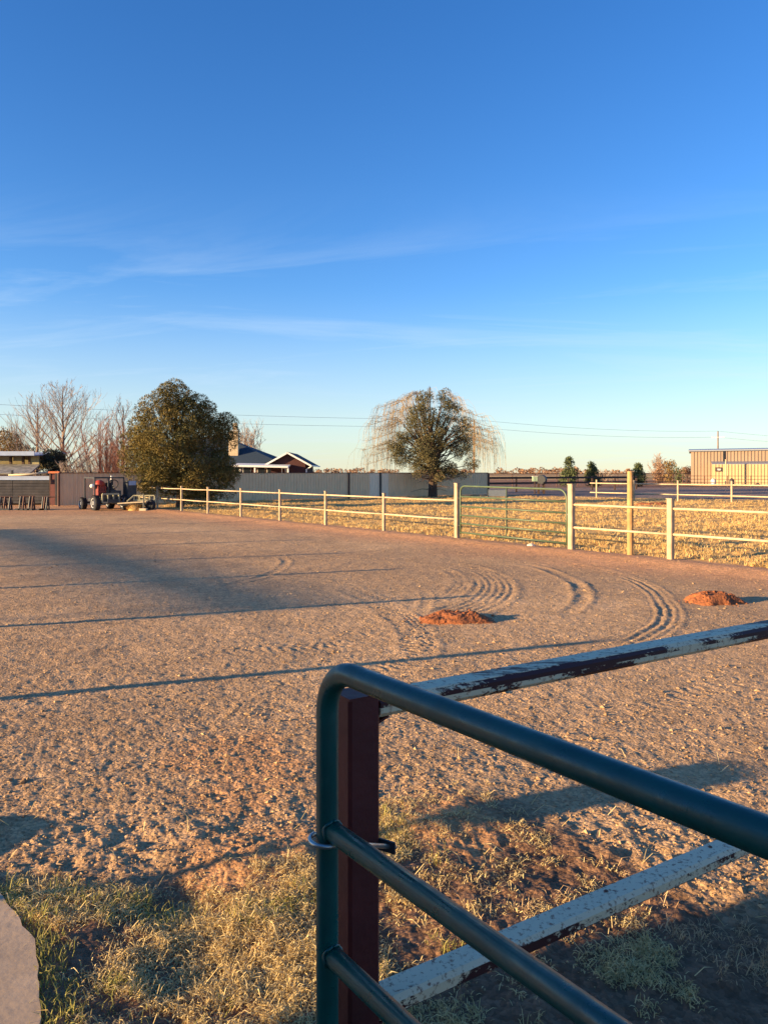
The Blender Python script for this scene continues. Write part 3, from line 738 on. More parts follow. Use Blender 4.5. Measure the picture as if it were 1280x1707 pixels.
# fence on the right of the gate
rp1 = online_px(1117); rstep = Vector((rp1[0] - gb[0], rp1[1] - gb[1])); rp2 = (rp1[0] + rstep.x * 1.02, rp1[1] + rstep.y * 1.02); rp3 = (rp2[0] + rstep.x, rp2[1] + rstep.y)
pipe_fence('pipe_fence', 'cream two-rail pipe fence running right from the far green gate', [rp1, rp2, rp3], (1.0, .5), [1.19] * 3, .115, .025, CREAMD, CREAM, (gb, None))
tp = online_px(1045); tp = (tp[0] + FN[0] * .1, tp[1] + FN[1] * .1)
m = MB(); m.lathe((tp[0], tp[1], -.1), [(.068, 0), (.066, .3), (.064, 1.2), (.06, 1.8), (.055, 1.83)], 14)
tag(m.build('timber_post', TIMBER, smooth=False), 'tall round timber post standing behind the right-hand pipe rails', 'post')

# second cream fence across the pasture
fp = [gp(994, 830.5), gp(1061, 831.5), gp(1138, 834), gp(1219, 838)]
st0 = Vector(fp[0]); stn = Vector(fp[3]); fp = [tuple(st0.lerp(stn, t)) for t in (0, .31, .64, 1.0)]
ext = [tuple(st0.lerp(stn, t)) for t in (1.36, 1.72)]
pipe_fence('pipe_fence', 'cream two-rail fence standing across the pasture before the brown barn', fp + ext, (1.0, .38), [1.22] * 6, .10, .04, CREAMD, CREAM, (tuple(st0.lerp(stn, -.06)), None))

# dark timber fence beyond the corrugated fence
def board_fence(name, label, pts, h, zs, mw, bw, m, cat='fence', rail_t=.04, post=.14):
    o = thing(name, label, cat, (pts[0][0], pts[0][1], 0))
    for p in pts:
        q = MB(); q.box((p[0], p[1], h / 2 - .1), (post, post, h + .2)); q.build('post', m, o)
    for z in zs:
        for a, b in zip(pts[:-1], pts[1:]):
            q = MB(); q.beam((a[0], a[1] - .09, z), (b[0], b[1] - .09, z), rail_t, bw); q.build('rail', m, o)
    return o
bf = [tuple(Vector(P(813, 788, 66)).lerp(Vector(P(1060, 788, 78)), t).xy) for t in np.linspace(0, 1, 7)]
board_fence('board_fence', 'dark brown board fence behind the far end of the metal fence', bf, 1.35, (1.25, .78), 0, .17, DARKW)
def lerp_pts(a, b, n): return [tuple(Vector(a).lerp(Vector(b), i / (n - 1)).xy) for i in range(n)]
pf2 = lerp_pts(P(815, 788, 90), P(1150, 788, 106), 11)
o = thing('corral_fence', 'thin rusty pipe corral fence between the small pines and the barn', 'fence', (*pf2[0], 0))
for p in pf2:
    q = MB(); q.tube([(p[0], p[1], -.1), (p[0], p[1], 1.6)], .055, 6); q.build('post', RUSTP, o)
for z in (1.55, 1.0, .5):
    for a, b in zip(pf2[:-1], pf2[1:]):
        q = MB(); q.tube([(a[0], a[1], z), (b[0], b[1], z)], .04, 5, False); q.build('rail', RUSTP, o)
pf3 = lerp_pts(P(1137, 788, 96), P(1420, 788, 86), 8)
o = thing('corral_fence', 'thin rusty pipe corral fence in front of the yellow barn wall', 'fence', (*pf3[0], 0))
for p in pf3:
    q = MB(); q.tube([(p[0], p[1], -.1), (p[0], p[1], 1.35)], .05, 6); q.build('post', RUSTP, o)
for z in (1.3, .9, .5, .15):
    for a, b in zip(pf3[:-1], pf3[1:]):
        q = MB(); q.tube([(a[0], a[1], z), (b[0], b[1], z)], .03, 5, False); q.build('rail', RUSTP, o)

# feed drum on its stand, pale box beside it
fd = P(901, 788, 62); o = thing('feed_drum', 'dark round drum on a timber stand by the board fence', 'drum', (fd.x, fd.y, 0))
m = MB(); m.lathe((fd.x - .05, fd.y - .3, 1.15), [(.36, 0), (.38, .05), (.36, .2), (.38, .3), (.36, .4), (.38, .55), (.36, .6)], 18, (.45, 1, 0)); m.build('barrel', BLACKM, o, False)
for dx in (-.18, .25):
    for dy in (-.2, .25):
        m = MB(); m.box((fd.x + dx, fd.y + dy, .4), (.09, .09, .85)); m.build('leg', DARKW, o)
m = MB(); m.box((fd.x + .02, fd.y, .8), (.6, .6, .05)); m.build('shelf', DARKW, o)
fb = P(891, 788, 62); o = thing('nest_box', 'pale green box on a post left of the dark drum', 'box', (fb.x, fb.y, 0))
m = MB(); m.box((fb.x, fb.y, 1.2), (.36, .4, .38)); m.build('box_body', mat('pale_green_paint', lin((150, 170, 140)), .6), o)
m = MB(); m.box((fb.x, fb.y, 1.41), (.42, .46, .03)); m.build('lid', WHITEP, o)
m = MB(); m.box((fb.x, fb.y, .45), (.09, .09, 1.1)); m.build('post', DARKW, o)

# ================================================================== CORRUGATED METAL FENCE
fa = Vector(gp(98, 844)); fz = Vector(gp(813, 824.5)); fdv = (fz - fa); FLn = fdv.length; fdv = fdv.normalized()
fv = Vector((fdv.x, fdv.y, 0)); fnv = Vector((fdv.y, -fdv.x, 0))   # towards the viewer
mf = thing('metal_fence', 'tall grey-tan sheet metal fence across the back of the yard', 'fence', (fa.x, fa.y, 0))
npan = 38; pw = FLn / npan; FH = 1.68
prof = [(0, 0)]; nr_ = 4; pitch = pw / nr_
for k in range(nr_):
    s0 = k * pitch; prof += [(s0 + .02, 0), (s0 + .04, .03), (s0 + .085, .03), (s0 + .105, 0)]
prof.append((pw - .004, 0))
def panel_mesh(name, m):
    q = MB(); top = [fv * s + fnv * d for s, d in prof]; n = len(top)
    vs = [t + up * .03 for t in top] + [t + up * FH for t in top] + [t - fnv * .004 + up * .03 for t in top] + [t - fnv * .004 + up * FH for t in top]
    fs = [(i, i + 1, n + i + 1, n + i) for i in range(n - 1)] + [(2 * n + i + 1, 2 * n + i, 3 * n + i, 3 * n + i + 1) for i in range(n - 1)] + \
         [(n + i, n + i + 1, 3 * n + i + 1, 3 * n + i) for i in range(n - 1)]
    q.add(vs, fs); return q.build(name, m, None)
pan = panel_mesh('panel', FENCEM); pan2 = panel_mesh('panel', FENCEN)
for src in (pan, pan2): src.parent = mf
seed = random.Random(4); used = [False, False]
for i in range(npan):
    q = fa + fdv * (pw * i); xpx = 640 + F * q.x / q.y
    new = 606 < xpx < 640
    src = pan2 if new else pan
    j = int(new)
    o = src if not used[j] else src.copy()
    if used[j]: C.objects.link(o); o.parent = mf
    used[j] = True
    o.location = (fdv.x * pw * i, fdv.y * pw * i, seed.uniform(-.008, .008))
    if new: o['label'] = 'newer paler metal panel'
m = MB(); m.beam((fa.x, fa.y, FH + .012), (fz.x, fz.y, FH + .012), .07, .04); m.build('top_trim', FENCECAP, mf)
for t, mm in ((.0, FENCECAP), (.575, FENCECAP), (.66, BLACKM), (1.0, FENCECAP)):
    q = fa + fdv * FLn * t; m = MB(); m.beam((q.x + fnv.x * .06, q.y + fnv.y * .06, -.1), (q.x + fnv.x * .06, q.y + fnv.y * .06, FH), .09, .09, up=fv); m.build('post', mm, mf)
# little hoop chair leaning by the fence
hp = Vector((*gp(561, 829.5), 0)); o = thing('hoop_stand', 'small dark metal hoop stand leaning at the metal fence', 'stand', hp)
m = MB(); m.tube([hp + Vector((-.25, 0, 0)), hp + Vector((-.22, 0, .4))] + [hp + Vector((.22 * math.cos(a), 0, .45 + .14 * math.sin(a))) for a in np.linspace(math.pi, 0, 9)] + [hp + Vector((.22, 0, .4)), hp + Vector((.25, 0, 0))], .018, 6); m.build('hoop', BLACKM, o, True)
m = MB(); m.tube([hp + Vector((-.22, 0, .22)), hp + Vector((.22, 0, .22))], .014, 6); m.build('crossbar', BLACKM, o, True)
m = MB(); m.box(hp + Vector((0, .03, .12)), (.36, .2, .05)); m.build('tray', BLACKM, o)
# pale water trough at the end of the fence
tq = Vector((*gp(829, 828), 0)); o = thing('water_trough', 'long galvanised trough at the right end of the metal fence', 'trough', tq)
q = MB(); q.box(tq + up * .26, (1.3, .5, .46)); q.build('tub', GALV, o)
q = MB(); q.tube([tq + Vector((-.65, -.25, .5)), tq + Vector((.65, -.25, .5)), tq + Vector((.65, .25, .5)), tq + Vector((-.65, .25, .5)), tq + Vector((-.65, -.25, .5))], .025, 6); q.build('rim', GALV, o)
# ================================================================== HOUSE behind the metal fence
HD = 80.0
def X_(px, d): return (px - 640) / F * d
def Z_(py, d): return CAM_H - (py - HOR) / F * d
hx = X_(480, HD)
ho = thing('brick_house', 'dark red brick house with a blue-black roof behind the metal fence', 'house', (hx, HD, 0))
gx0, gx1 = X_(452, HD), X_(509, HD); ez = Z_(769.5, HD); az = Z_(753.5, HD); ax_ = X_(480, HD)
# gable wing, towards the viewer
m = MB(); dep = 9
m.add([(gx0, HD, 0), (gx1, HD, 0), (gx1, HD, ez), (ax_, HD, az - .1), (gx0, HD, ez), (gx0, HD + dep, 0), (gx1, HD + dep, 0), (gx1, HD + dep, ez), (ax_, HD + dep, az - .1), (gx0, HD + dep, ez)],
      [(0, 1, 2, 3, 4), (1, 6, 7, 2), (6, 5, 9, 8, 7), (5, 0, 4, 9)])
m.build('wall', BRICKM, ho)
m = MB(); mx0 = X_(300, HD); m.box(((mx0 + gx0) / 2, HD + 5.2, 1.25), (gx0 - mx0 - .01, 6, 2.5)); m.build('wall', BRICKM, ho)
# gable roof slopes with overhang
ov = .45
def slab(pts, th, m_, name, par):
    q = MB(); n = len(pts); V = [Vector(p) for p in pts]; nn = (V[1] - V[0]).cross(V[2] - V[0]).normalized()
    if nn.z < 0: nn = -nn
    q.add(V + [p - nn * th for p in V], [tuple(range(n)), tuple(range(n, 2 * n))[::-1]] + [((i + 1) % n, i, n + i, n + (i + 1) % n) for i in range(n)])
    return q.build(name, m_, par)
sl_ = (az - ez) / (gx1 - ax_); exR = X_(520, HD); ezR = az - sl_ * (exR - ax_); exL = X_(443, HD); ezL = az - sl_ * (ax_ - exL)
slab([(ax_, HD - ov, az), (exR, HD - ov, ezR), (exR, HD + dep, ezR), (ax_, HD + dep, az)], .1, ROOFD, 'roof', ho)
slab([(ax_, HD - ov, az), (exL, HD - ov, ezL), (exL, HD + dep, ezL), (ax_, HD + dep, az)], .1, ROOFD, 'roof', ho)
for ex, ez_ in ((exR, ezR), (exL, ezL)):
    m = MB(); m.beam((ax_, HD - ov - .03, az - .09), (ex, HD - ov - .03, ez_ - .09), .05, .17); m.build('barge_board', WHITEP, ho)
m = MB(); m.beam((exR + .06, HD - ov, ezR - .06), (exR + .06, HD + dep, ezR - .06), .12, .12); m.build('gutter', WHITEP, ho)
m = MB(); m.tube([(exR + .02, HD - .3, ezR - .1), (gx1 + .12, HD - .12, ezR - .45), (gx1 + .12, HD - .12, 0)], .07, 6); m.build('downpipe', WHITEP, ho)
# main hip roof: ridge high on the left, falling to the wing
rz = Z_(728, HD + 5); rx = X_(372, HD + 5)
ey = HD + 1.2; ezm = Z_(776, HD + 1)
q0_ = (X_(300, HD), ey, ezm); q1_ = (X_(476, HD), ey, ezm); r0 = (X_(300, HD + 5), HD + 6, rz); r1 = (rx, HD + 6, rz); b1 = (X_(482, HD), HD + 10, ezm + .1)
slab([q0_, q1_, r1, r0], .1, ROOFD, 'roof', ho)
m = MB(); m.add([q1_, b1, r1], [(0, 1, 2)]); m.build('roof', ROOFD, ho)
# patio roof, posts, windows
pz = Z_(775, HD - 2); pa, pb = X_(388, HD - 2), X_(481, HD - 2)
slab([(pa, HD - 2.4, pz), (pb, HD - 2.4, pz - .12), (pb, HD + .9, pz + .12), (pa, HD + .9, pz + .22)], .12, WHITEP, 'patio_roof', ho)
m = MB(); m.beam((pa, HD - 2.42, pz - .1), (pb, HD - 2.42, pz - .22), .06, .16); m.build('fascia', WHITEP, ho)
for px in (425, 480):
    m = MB(); m.box((X_(px, HD - 2.2), HD - 2.2, pz / 2 - .15), (.14, .14, pz - .12)); m.build('patio_post', WHITEP, ho)
m = MB(); m.tube([(X_(481, HD - 2.2), HD - 2.2, pz - .15), (X_(484, HD), HD - 1.6, pz - .5), (X_(484, HD), HD - 1.6, 0)], .07, 6); m.build('downpipe', WHITEP, ho)
for px in (398, 412, 436, 452):
    m = MB(); c = Vector((X_(px, HD + 2.15), HD + 2.17, 1.75)); m.box(c, (.9, .06, 1.1)); w = m.build('window', WHITEP, ho)
    m = MB(); m.box(c - Vector((0, .04, 0)), (.78, .03, .98)); m.build('pane', GLASSD, w)
m = MB(); c = Vector((X_(473, HD - 1), HD - 1, 1.75)); 
for dx in (-.18, .18): m.box(c + Vector((dx, 0, 0)), (.07, .07, .9))
m.box(c + Vector((0, 0, .42)), (.5, .08, .08)); m.build('trellis', WHITEP, ho)
pl_ = MB(); pl_.lathe((X_(401, HD - 1.4), HD - 1.4, Z_(784, HD - 1.4)), [(.05, -.12), (.13, -.03), (.13, .06), (.04, .12)], 10); pl_.build('porch_lamp', WHITEP, ho)
# chimney
cx = X_(389, HD + 2); m = MB(); cz0 = Z_(765, HD + 2)
m.box((cx - .15, HD + 3.2, (cz0 - .6 + Z_(718, HD + 2)) / 2), (1.0, .8, Z_(718, HD + 2) - cz0 + .6)); ch = m.build('chimney', CREAM, ho)
m = MB(); m.box((cx - .1, HD + 3.2, Z_(718, HD + 2) + .05), (1.12, .92, .1)); m.build('chimney_cap', WHITEP, ch)
m = MB(); m.box((cx, HD + 3.2, Z_(711, HD + 2)), (.42, .5, .85)); m.build('flue', CREAM, ch)

# ================================================================== SHEDS at the left edge
D1 = 40.5
o = thing('board_shed', 'low dark grey board shed with a pale steel fascia at the left edge', 'shed', (X_(30, D1), D1, 0))
x0, x1 = X_(-90, D1), X_(83, D1)
m = MB(); m.box(((x0 + x1) / 2, D1 + 1.6, .8), (x1 - x0 - .1, 3, 1.5)); m.build('wall', DARKW, o)
nb = 8; bh = (Z_(801, D1) - .08) / nb
for k in range(nb):
    xs = [x0, X_(22, D1), x1]
    for a, b in zip(xs[:-1], xs[1:]):
        m = MB(); m.box(((a + b) / 2, D1 + random.uniform(-.015, .015), .08 + bh * (k + .5)), (b - a - .02, .05, bh - .018)); m.build('board', BOARDG, o)
m = MB(); m.box(((x0 + x1) / 2, D1 - .06, Z_(797, D1)), (x1 - x0 + .1, .06, .2)); m.build('fascia', STEELB, o)
slab([(x0, D1 - .1, Z_(794, D1)), (x1 + .05, D1 - .1, Z_(794, D1)), (x1 + .05, D1 + 3.2, Z_(794, D1) + .03), (x0, D1 + 3.2, Z_(794, D1) + .03)], .05, STEELB, 'roof', o)
# rail on stubs along its roof
o = thing('roof_pole', 'long bare pole lying on stubs above the dark board shed', 'pole', (X_(50, D1), D1 + .3, 1.6))
m = MB(); m.tube([P(15, 792.5, D1 + .3), P(45, 791, D1 + .3), P(82, 787.5, D1 + .3)], .055, 8); m.build('pole', PLANK, o, True)
for px, py in ((21, 784), (80, 784)):
    m = MB(); b_ = P(px, 795, D1 + .42); t_ = P(px, py, D1 + .42); m.beam(b_, t_, .09, .09); m.build('stub', BOARDG, o)
D2 = 46.0
o = thing('open_shed', 'open fronted shed with lichened shingle apron and flat steel roof', 'shed', (X_(20, D2), D2, 0))
xa, xb = X_(-80, D2), X_(57, D2); zb_ = Z_(775, D2); zt_ = Z_(759, D2)
slab([(X_(-90, D2), D2 - 2, Z_(788.5, D2 - 2)), (X_(76, D2), D2 - 2, Z_(788.5, D2 - 2)), (X_(60, D2), D2 + .6, Z_(773.5, D2)), (X_(-90, D2), D2 + .6, Z_(773.5, D2))], .08, SHINGLE, 'shingle_roof', o)
m = MB(); m.box(((X_(-90, D2) + X_(70, D2)) / 2, D2 + .5, .75), (X_(70, D2) - X_(-90, D2), 2.0, 1.5)); m.build('lower_wall', DARKW, o)
m = MB(); m.box(((xa + xb) / 2, D2 + 4.6, (zb_ + zt_) / 2), (xb - xa, .12, zt_ - zb_ + .4)); m.build('back_wall', mat('olive_back_wall', lin((118, 108, 78)), .85, var=.1), o)
m = MB(); m.box((xb - .25, D2 + .75, (zb_ + zt_) / 2), (.5, .12, zt_ - zb_ + .1)); m.build('front_panel', mat('olive_board', lin((150, 140, 104)), .8, var=.08), o)
for px in (9, 30, 41):
    m = MB(); m.box((X_(px, D2), D2 + .72, (zb_ + zt_) / 2), (.13, .13, zt_ - zb_ + .1)); m.build('post', DARKW, o)
for (pa_, pb_) in ((-60, 7), (11, 29)):
    m = MB(); m.box((X_((pa_ + pb_) / 2, D2), D2 + .9, zb_ + .42), ((pb_ - pa_) / F * D2, .06, .34)); m.build('panel', mat('tan_board', lin((150, 138, 112)), .8, var=.1), o)
slab([(xa, D2 - .2, zt_ + .02), (X_(61, D2), D2 - .2, zt_ + .02), (X_(61, D2), D2 + 5, zt_ + .32), (xa, D2 + 5, zt_ + .32)], .06, STEELB, 'flat_roof', o)
m = MB(); m.box(((xa + X_(61, D2)) / 2, D2 - .24, Z_(756, D2)), (X_(61, D2) - xa, .05, .25)); m.build('fascia', STEELB, o)
# gateway between shed and fence
D3 = 40.2; o = thing('side_gate', 'maroon door under an orange beam between shed and metal fence', 'gate', (X_(90, D3), D3, 0))
m = MB(); m.box((X_(88.5, D3), D3, .55), (.26, .05, 1.1)); m.build('door', MAROOND, o)
m = MB(); m.box((X_(90, D3), D3 + .05, Z_(787.5, D3)), (.56, .12, .1)); m.build('beam', ORANGEB, o)
for px, w in ((84.2, .07), (97.3, .09), (93.8, .1)):
    m = MB(); m.box((X_(px, D3), D3 + .02, .84), (w, .09, 1.68)); m.build('post', BOARDG if px > 90 else DARKW, o)
m = MB(); m.box((X_(90.5, D3 ), D3 + .03, Z_(795, D3)), (.34, .05, .26)); m.build('header', MAROOND, o)
q = P(90, 806, 44.5); o = thing('yellow_sheet', 'bright yellow board seen through the gap beside the shed', 'board', (q.x, q.y, 0))
m = MB(); m.beam((q.x - .5, q.y + .2, .62), (q.x + .6, q.y - .5, .62), .04, 1.15); m.build('board', YELLOWW, o)
for t in (-.35, .4):
    m = MB(); m.box((q.x + t, q.y + .03 - t * .6 + .06, .5), (.07, .07, 1.0)); m.build('post', DARKW, o)

# pipe stands in front of the shed: three trestles, one with a tilted board
def trestle(px0, px1, base_py, top_py, legs, lab, board=None):
    d = F * CAM_H / (base_py - HOR); o = thing('pipe_trestle', lab, 'trestle', (X_((px0 + px1) / 2, d), d, 0), 'pipe trestles in front of the dark shed')
    h = Z_(top_py, d)
    m = MB(); m.tube([(X_(px0, d), d, h), (X_(px1, d), d + .1, h)], .032, 6); m.build('top_rail', RUSTP, o)
    for k, px in enumerate(legs):
        for s in (-1, 1):
            m = MB(); m.tube([(X_(px, d), d, h), (X_(px + s * .1, d), d + s * .08, h * .5), (X_(px + s * .3, d), d + s * .13, 0)], .04, 6); m.build('leg', RUSTP if k % 2 else BLACKM, o)
        m = MB(); m.box((X_(px, d), d, h * .42), (.07, .2, .05)); m.build('tie', RUSTP, o)
        m = MB(); m.box((X_(px + .6, d), d - .3, .04), (.22, .2, .07)); m.build('foot', BLACKM, o)
    if board:
        bd = thing('tilted_board', 'pale board tilted up on the middle pipe trestle', 'board', (X_(38, d), d, h))
        m = MB(); m.beam(P(30, 826, d - .05), P(44, 815, d - .02), .22, .05); m.build('plank', PLANK, bd)
        m = MB(); m.tube([P(36, 828, d), P(44, 815, d), P(57, 827, d)], .03, 6); m.build('prop', DARKW, bd)
trestle(0, 20, 850, 828.5, (2, 9.5, 18), 'leftmost pipe trestle, with three legs, before the dark shed')
trestle(31, 57, 850, 827.5, (35.5, 41, 51, 56), 'middle pipe trestle, under the tilted pale board')
trestle(71, 92, 850, 828.5, (73, 76, 80), 'right pipe trestle, nearest the metal fence')

# ================================================================== BARN at the right
BD = 117.0
bo = thing('metal_barn', 'tall tan ribbed metal barn with a low grey roof at the right edge', 'barn', (X_(1150, BD), BD, 0))
bx0 = X_(1151, BD); bz = Z_(751, BD); ang = R(-22); bvx, bvy = math.cos(ang), math.sin(ang); L_ = 34
def ribbed(name, m_, a, dirv, L, z0, z1, par, pitch=.46, dep=.09, slope=0):
    q = MB(); d = Vector((dirv[0], dirv[1], 0)); nrm = Vector((dirv[1], -dirv[0], 0)); k = 0; pts = []
    while k * pitch < L - pitch:
        s = k * pitch; pts += [(s, 0), (s + pitch * .56, 0), (s + pitch * .62, dep), (s + pitch * .92, dep), (s + pitch * .98, 0)]; k += 1
    pts.append((L, 0)); n = len(pts); A_ = Vector(a)
    vs = [A_ + d * s + nrm * e + up * z0 for s, e in pts] + [A_ + d * s + nrm * e + up * (z1 + slope * s) for s, e in pts]
    q.add(vs, [(i, i + 1, n + i + 1, n + i) for i in range(n - 1)]); return q.build(name, m_, par)
ribbed('front_wall', BARNM, (bx0, BD, 0), (bvx, bvy), L_, 0, bz, bo, slope=.008)
e_ = Vector((bx0 + bvx * L_, BD + bvy * L_, 0)); bw = Vector((-bvy, bvx, 0)) * 16; s_ = Vector((bx0, BD, 0))
m = MB(); m.add([s_, s_ + bw, s_ + bw + up * bz, s_ + bw * .5 + up * (bz + .35), s_ + up * bz], [(0, 1, 2, 3, 4)]); m.build('end_wall', BARNM, bo)
m = MB(); m.add([e_, e_ + bw, e_ + bw + up * (bz + .3), e_ + bw * .5 + up * (bz + .65), e_ + up * (bz + .3)], [(0, 4, 3, 2, 1)]); m.build('end_wall', BARNM, bo)
m = MB(); m.add([s_ + bw, e_ + bw, e_ + bw + up * (bz + .3), s_ + bw + up * bz], [(0, 1, 2, 3)]); m.build('back_wall', BARNM, bo)
sv = Vector((bvx, bvy, 0)); lw = -sv * .35; nv = Vector((bvy, -bvx, 0)) * .3
slab([s_ + lw + nv + up * (bz + .03), e_ + nv + up * (bz + .31), e_ + bw * .5 + up * (bz + .71), s_ + lw + bw * .5 + up * (bz + .43)], .1, BARNR, 'roof', bo)
slab([s_ + lw + bw * .5 + up * (bz + .43), e_ + bw * .5 + up * (bz + .71), e_ + bw * 1.02 + up * (bz + .3), s_ + lw + bw * 1.02 + up * (bz + .02)], .1, BARNR, 'roof', bo)
m = MB(); m.beam(s_ + lw + nv * 1.1 + up * (bz - .06), e_ + nv * 1.1 + up * (bz + .22), .16, .2); m.build('gutter', BARNR, bo)
for px in (1201,):
    q = (px - 1151) / F * BD; c = s_ + sv * q + nv * .6
    m = MB(); m.beam(c, c + up * (bz - .1), .2, .2); m.build('downpipe', BLACKM, bo)
# low yellow lean-to in front
yb = thing('yellow_annex', 'low yellow ribbed metal annex in front of the tan barn', 'shed', (X_(1187, BD - 6), BD - 6, 0))
yx = X_(1187, BD - 6); yz = Z_(774, BD - 6); s2 = Vector((yx, BD - 6, 0)); 
ribbed('front_wall', BARNY, s2, (bvx, bvy), 26, 0, yz, yb, .42, .08)
wv = Vector((-bvy, bvx, 0)) * 5.2
m = MB(); m.add([s2, s2 + wv, s2 + wv + up * (yz + .5), s2 + up * yz], [(0, 3, 2, 1)]); m.build('end_wall', BARNY, yb)
slab([s2 + up * (yz + .05) - sv * .1, s2 + sv * 26 + up * (yz + .05), s2 + sv * 26 + wv + up * (yz + .5), s2 + wv + up * (yz + .5) - sv * .1], .06, BARNR, 'roof', yb)
c = s2 + sv * .75 - Vector((-bvy, bvx, 0)) * .16 + up * Z_(782.5, BD - 6)
m = MB(); m.beam(c - sv * .42, c + sv * .42, .05, .6); sg = m.build('sign', mat('dark_sign', lin((74, 58, 56)), .6), yb)
for (a, b, z) in ((-.16, -.02, .05), (.02, .16, .06), (.2, .34, .04), (-.1, .3, -.08)):
    m = MB(); m.beam(c + sv * a - Vector((-bvy, bvx, 0)) * .03 + up * z, c + sv * b - Vector((-bvy, bvx, 0)) * .03 + up * z, .012, .08); m.build('sign_mark', WHITEP, sg)
q = P(1209, 806, BD - 9); o = thing('slim_post', 'slim pale post standing against the yellow annex', 'post', (q.x, q.y, 0))
m = MB(); m.tube([(q.x, q.y, -.1), (q.x, q.y, Z_(767, BD - 9))], .09, 8); m.build('shaft', CREAM, o)
m = MB(); m.tube([(q.x, q.y, Z_(767, BD - 9)), (q.x, q.y, Z_(766, BD - 9))], .12, 8); m.build('cap', CREAM, o)
for px, lab in ((1188, 'white tank standing left of the dark one before the annex'), (1219, 'dark tank standing beside the slim pale post')):
    q = P(px, 806, BD - 10); o = thing('water_tank', lab, 'tank', (q.x, q.y, 0))
    m = MB(); m.lathe((q.x, q.y, 0), [(.3, 0), (.32, .1), (.32, .7), (.2, .85), (.1, .9)], 12); m.build('tank_body', WHITEP if px == 1188 else BLACKM, o)
    m = MB(); m.lathe((q.x, q.y, .9), [(.09, 0), (.09, .06)], 8); m.build('lid', BLACKM, o)

# ================================================================== TRACTOR
W2 = Vector((*gp(160, 851), 0)); tu = Vector((.67, -.74, 0)).normalized(); tv = Vector((.74, .67, 0)).normalized()
tr = thing('tractor', 'old open red-engined tractor with dark cab posts parked by the metal fence', 'tractor', W2)
def T(u_, v_, z): return W2 + tu * u_ + tv * v_ + up * z
def wheel(c, rad, wd, par, rimm=RIM):
    c = c + up * rad; a = tv
    m = MB(); m.lathe(c - a * wd / 2, [(rad * .56, 0), (rad * .9, 0), (rad, wd * .18), (rad, wd * .82), (rad * .9, wd), (rad * .56, wd)], 22, a); t_ = m.build('tyre', BLACKR, par)
    for k in range(18):
        an = 2 * math.pi * k / 18; rd_ = Vector(tu) * math.cos(an) + up * math.sin(an); tg = Vector(tu) * -math.sin(an) + up * math.cos(an)
        for s in (-1, 1):
            q = MB(); q.beam(c + rd_ * rad * 1.01 + a * s * wd * .45 + tg * .03, c + rd_ * rad * 1.01 + tg * -.02, .03, .03, rd_); q.build('tread_lug', BLACKR, t_)
    m = MB(); m.lathe(c - a * (wd / 2 + .004), [(.0, .03), (rad * .2, .0), (rad * .34, .02), (rad * .56, .012), (rad * .64, -.008), (rad * .64, wd * .5)], 20, a); m.build('rim', rimm, par)
for u_, v_, rad, wd in ((0, 0, .335, .24), (-1.5, 0, .27, .24), (.0, 1.35, .335, .24), (-1.5, 1.3, .3, .24)):
    w = thing('wheel', None, None); w.location = Vector((0, 0, 0)); w.parent = tr
    wheel(T(u_, v_, 0), rad, wd, w)
ax3 = (tu, tv, up)
m = MB(); m.box(T(-.75, .66, .42), (2.3, .5, .16), ax3); m.build('chassis', BLACKM, tr)
for u_ in (0, -1.5):
    m = MB(); m.tube([T(u_, .05, .32), T(u_, 1.3, .32)], .045, 8); m.build('axle', BLACKM, tr)
m = MB(); m.box(T(-.7, .95, .68), (1.3, .5, .4), ax3); m.build('body', BLACKM, tr)
# front rack: cream frame with three openings
fr = MB(); zz0, zz1 = .36, .74; v0, v1 = .16, .92
for z in (zz0, zz1): fr.beam(T(.36, v0, z), T(.36, v1, z), .05, .07)
for k in range(4): fr.beam(T(.36, v0 + (v1 - v0) * k / 3, zz0), T(.36, v0 + (v1 - v0) * k / 3, zz1), .05, .06, tu)
fr.build('front_rack', RACK, tr)
m = MB(); m.box(T(.2, .54, .52), (.16, .7, .3), ax3); m.build('radiator', BLACKM, tr)
# red engine block with ribs and domed tank
m = MB(); m.box(T(-.45, .36, .83), (.5, .36, .46), ax3)
eng = m.build('engine', REDDK, tr)
m = MB()
for k in range(4): m.box(T(-.2 + .0, .2 + .11 * k, .84), (.05, .035, .5), ax3)
for z in (.66, .84, 1.02): m.box(T(-.2, .365, z), (.04, .4, .035), ax3)
m.build('engine_grille', REDM, tr)
m = MB(); m.lathe(T(-.5, .38, 1.05), [(.2, 0), (.24, .06), (.24, .14), (.19, .24), (.1, .3), (.02, .32)], 16); m.build('fuel_tank', REDM, tr, True)
m = MB(); m.lathe(T(-.42, .02, 1.0), [(.03, 0), (.1, .03), (.12, .09), (.1, .16), (.03, .19)], 12); m.build('headlight', WHITEP, tr, True)
m = MB(); m.tube([T(-.42, .08, 1.02), T(-.42, .2, .95)], .02, 6); m.build('lamp_arm', BLACKM, tr)
m = MB(); m.tube([T(-.3, .85, .85), T(-.3, .85, 1.5)], .035, 8); m.build('exhaust', BLACKM, tr)
m = MB(); m.tube([T(-.3, .85, 1.38), T(-.3, .85, 1.56)], .04, 8); m.build('exhaust_tip', WHITEP, tr)
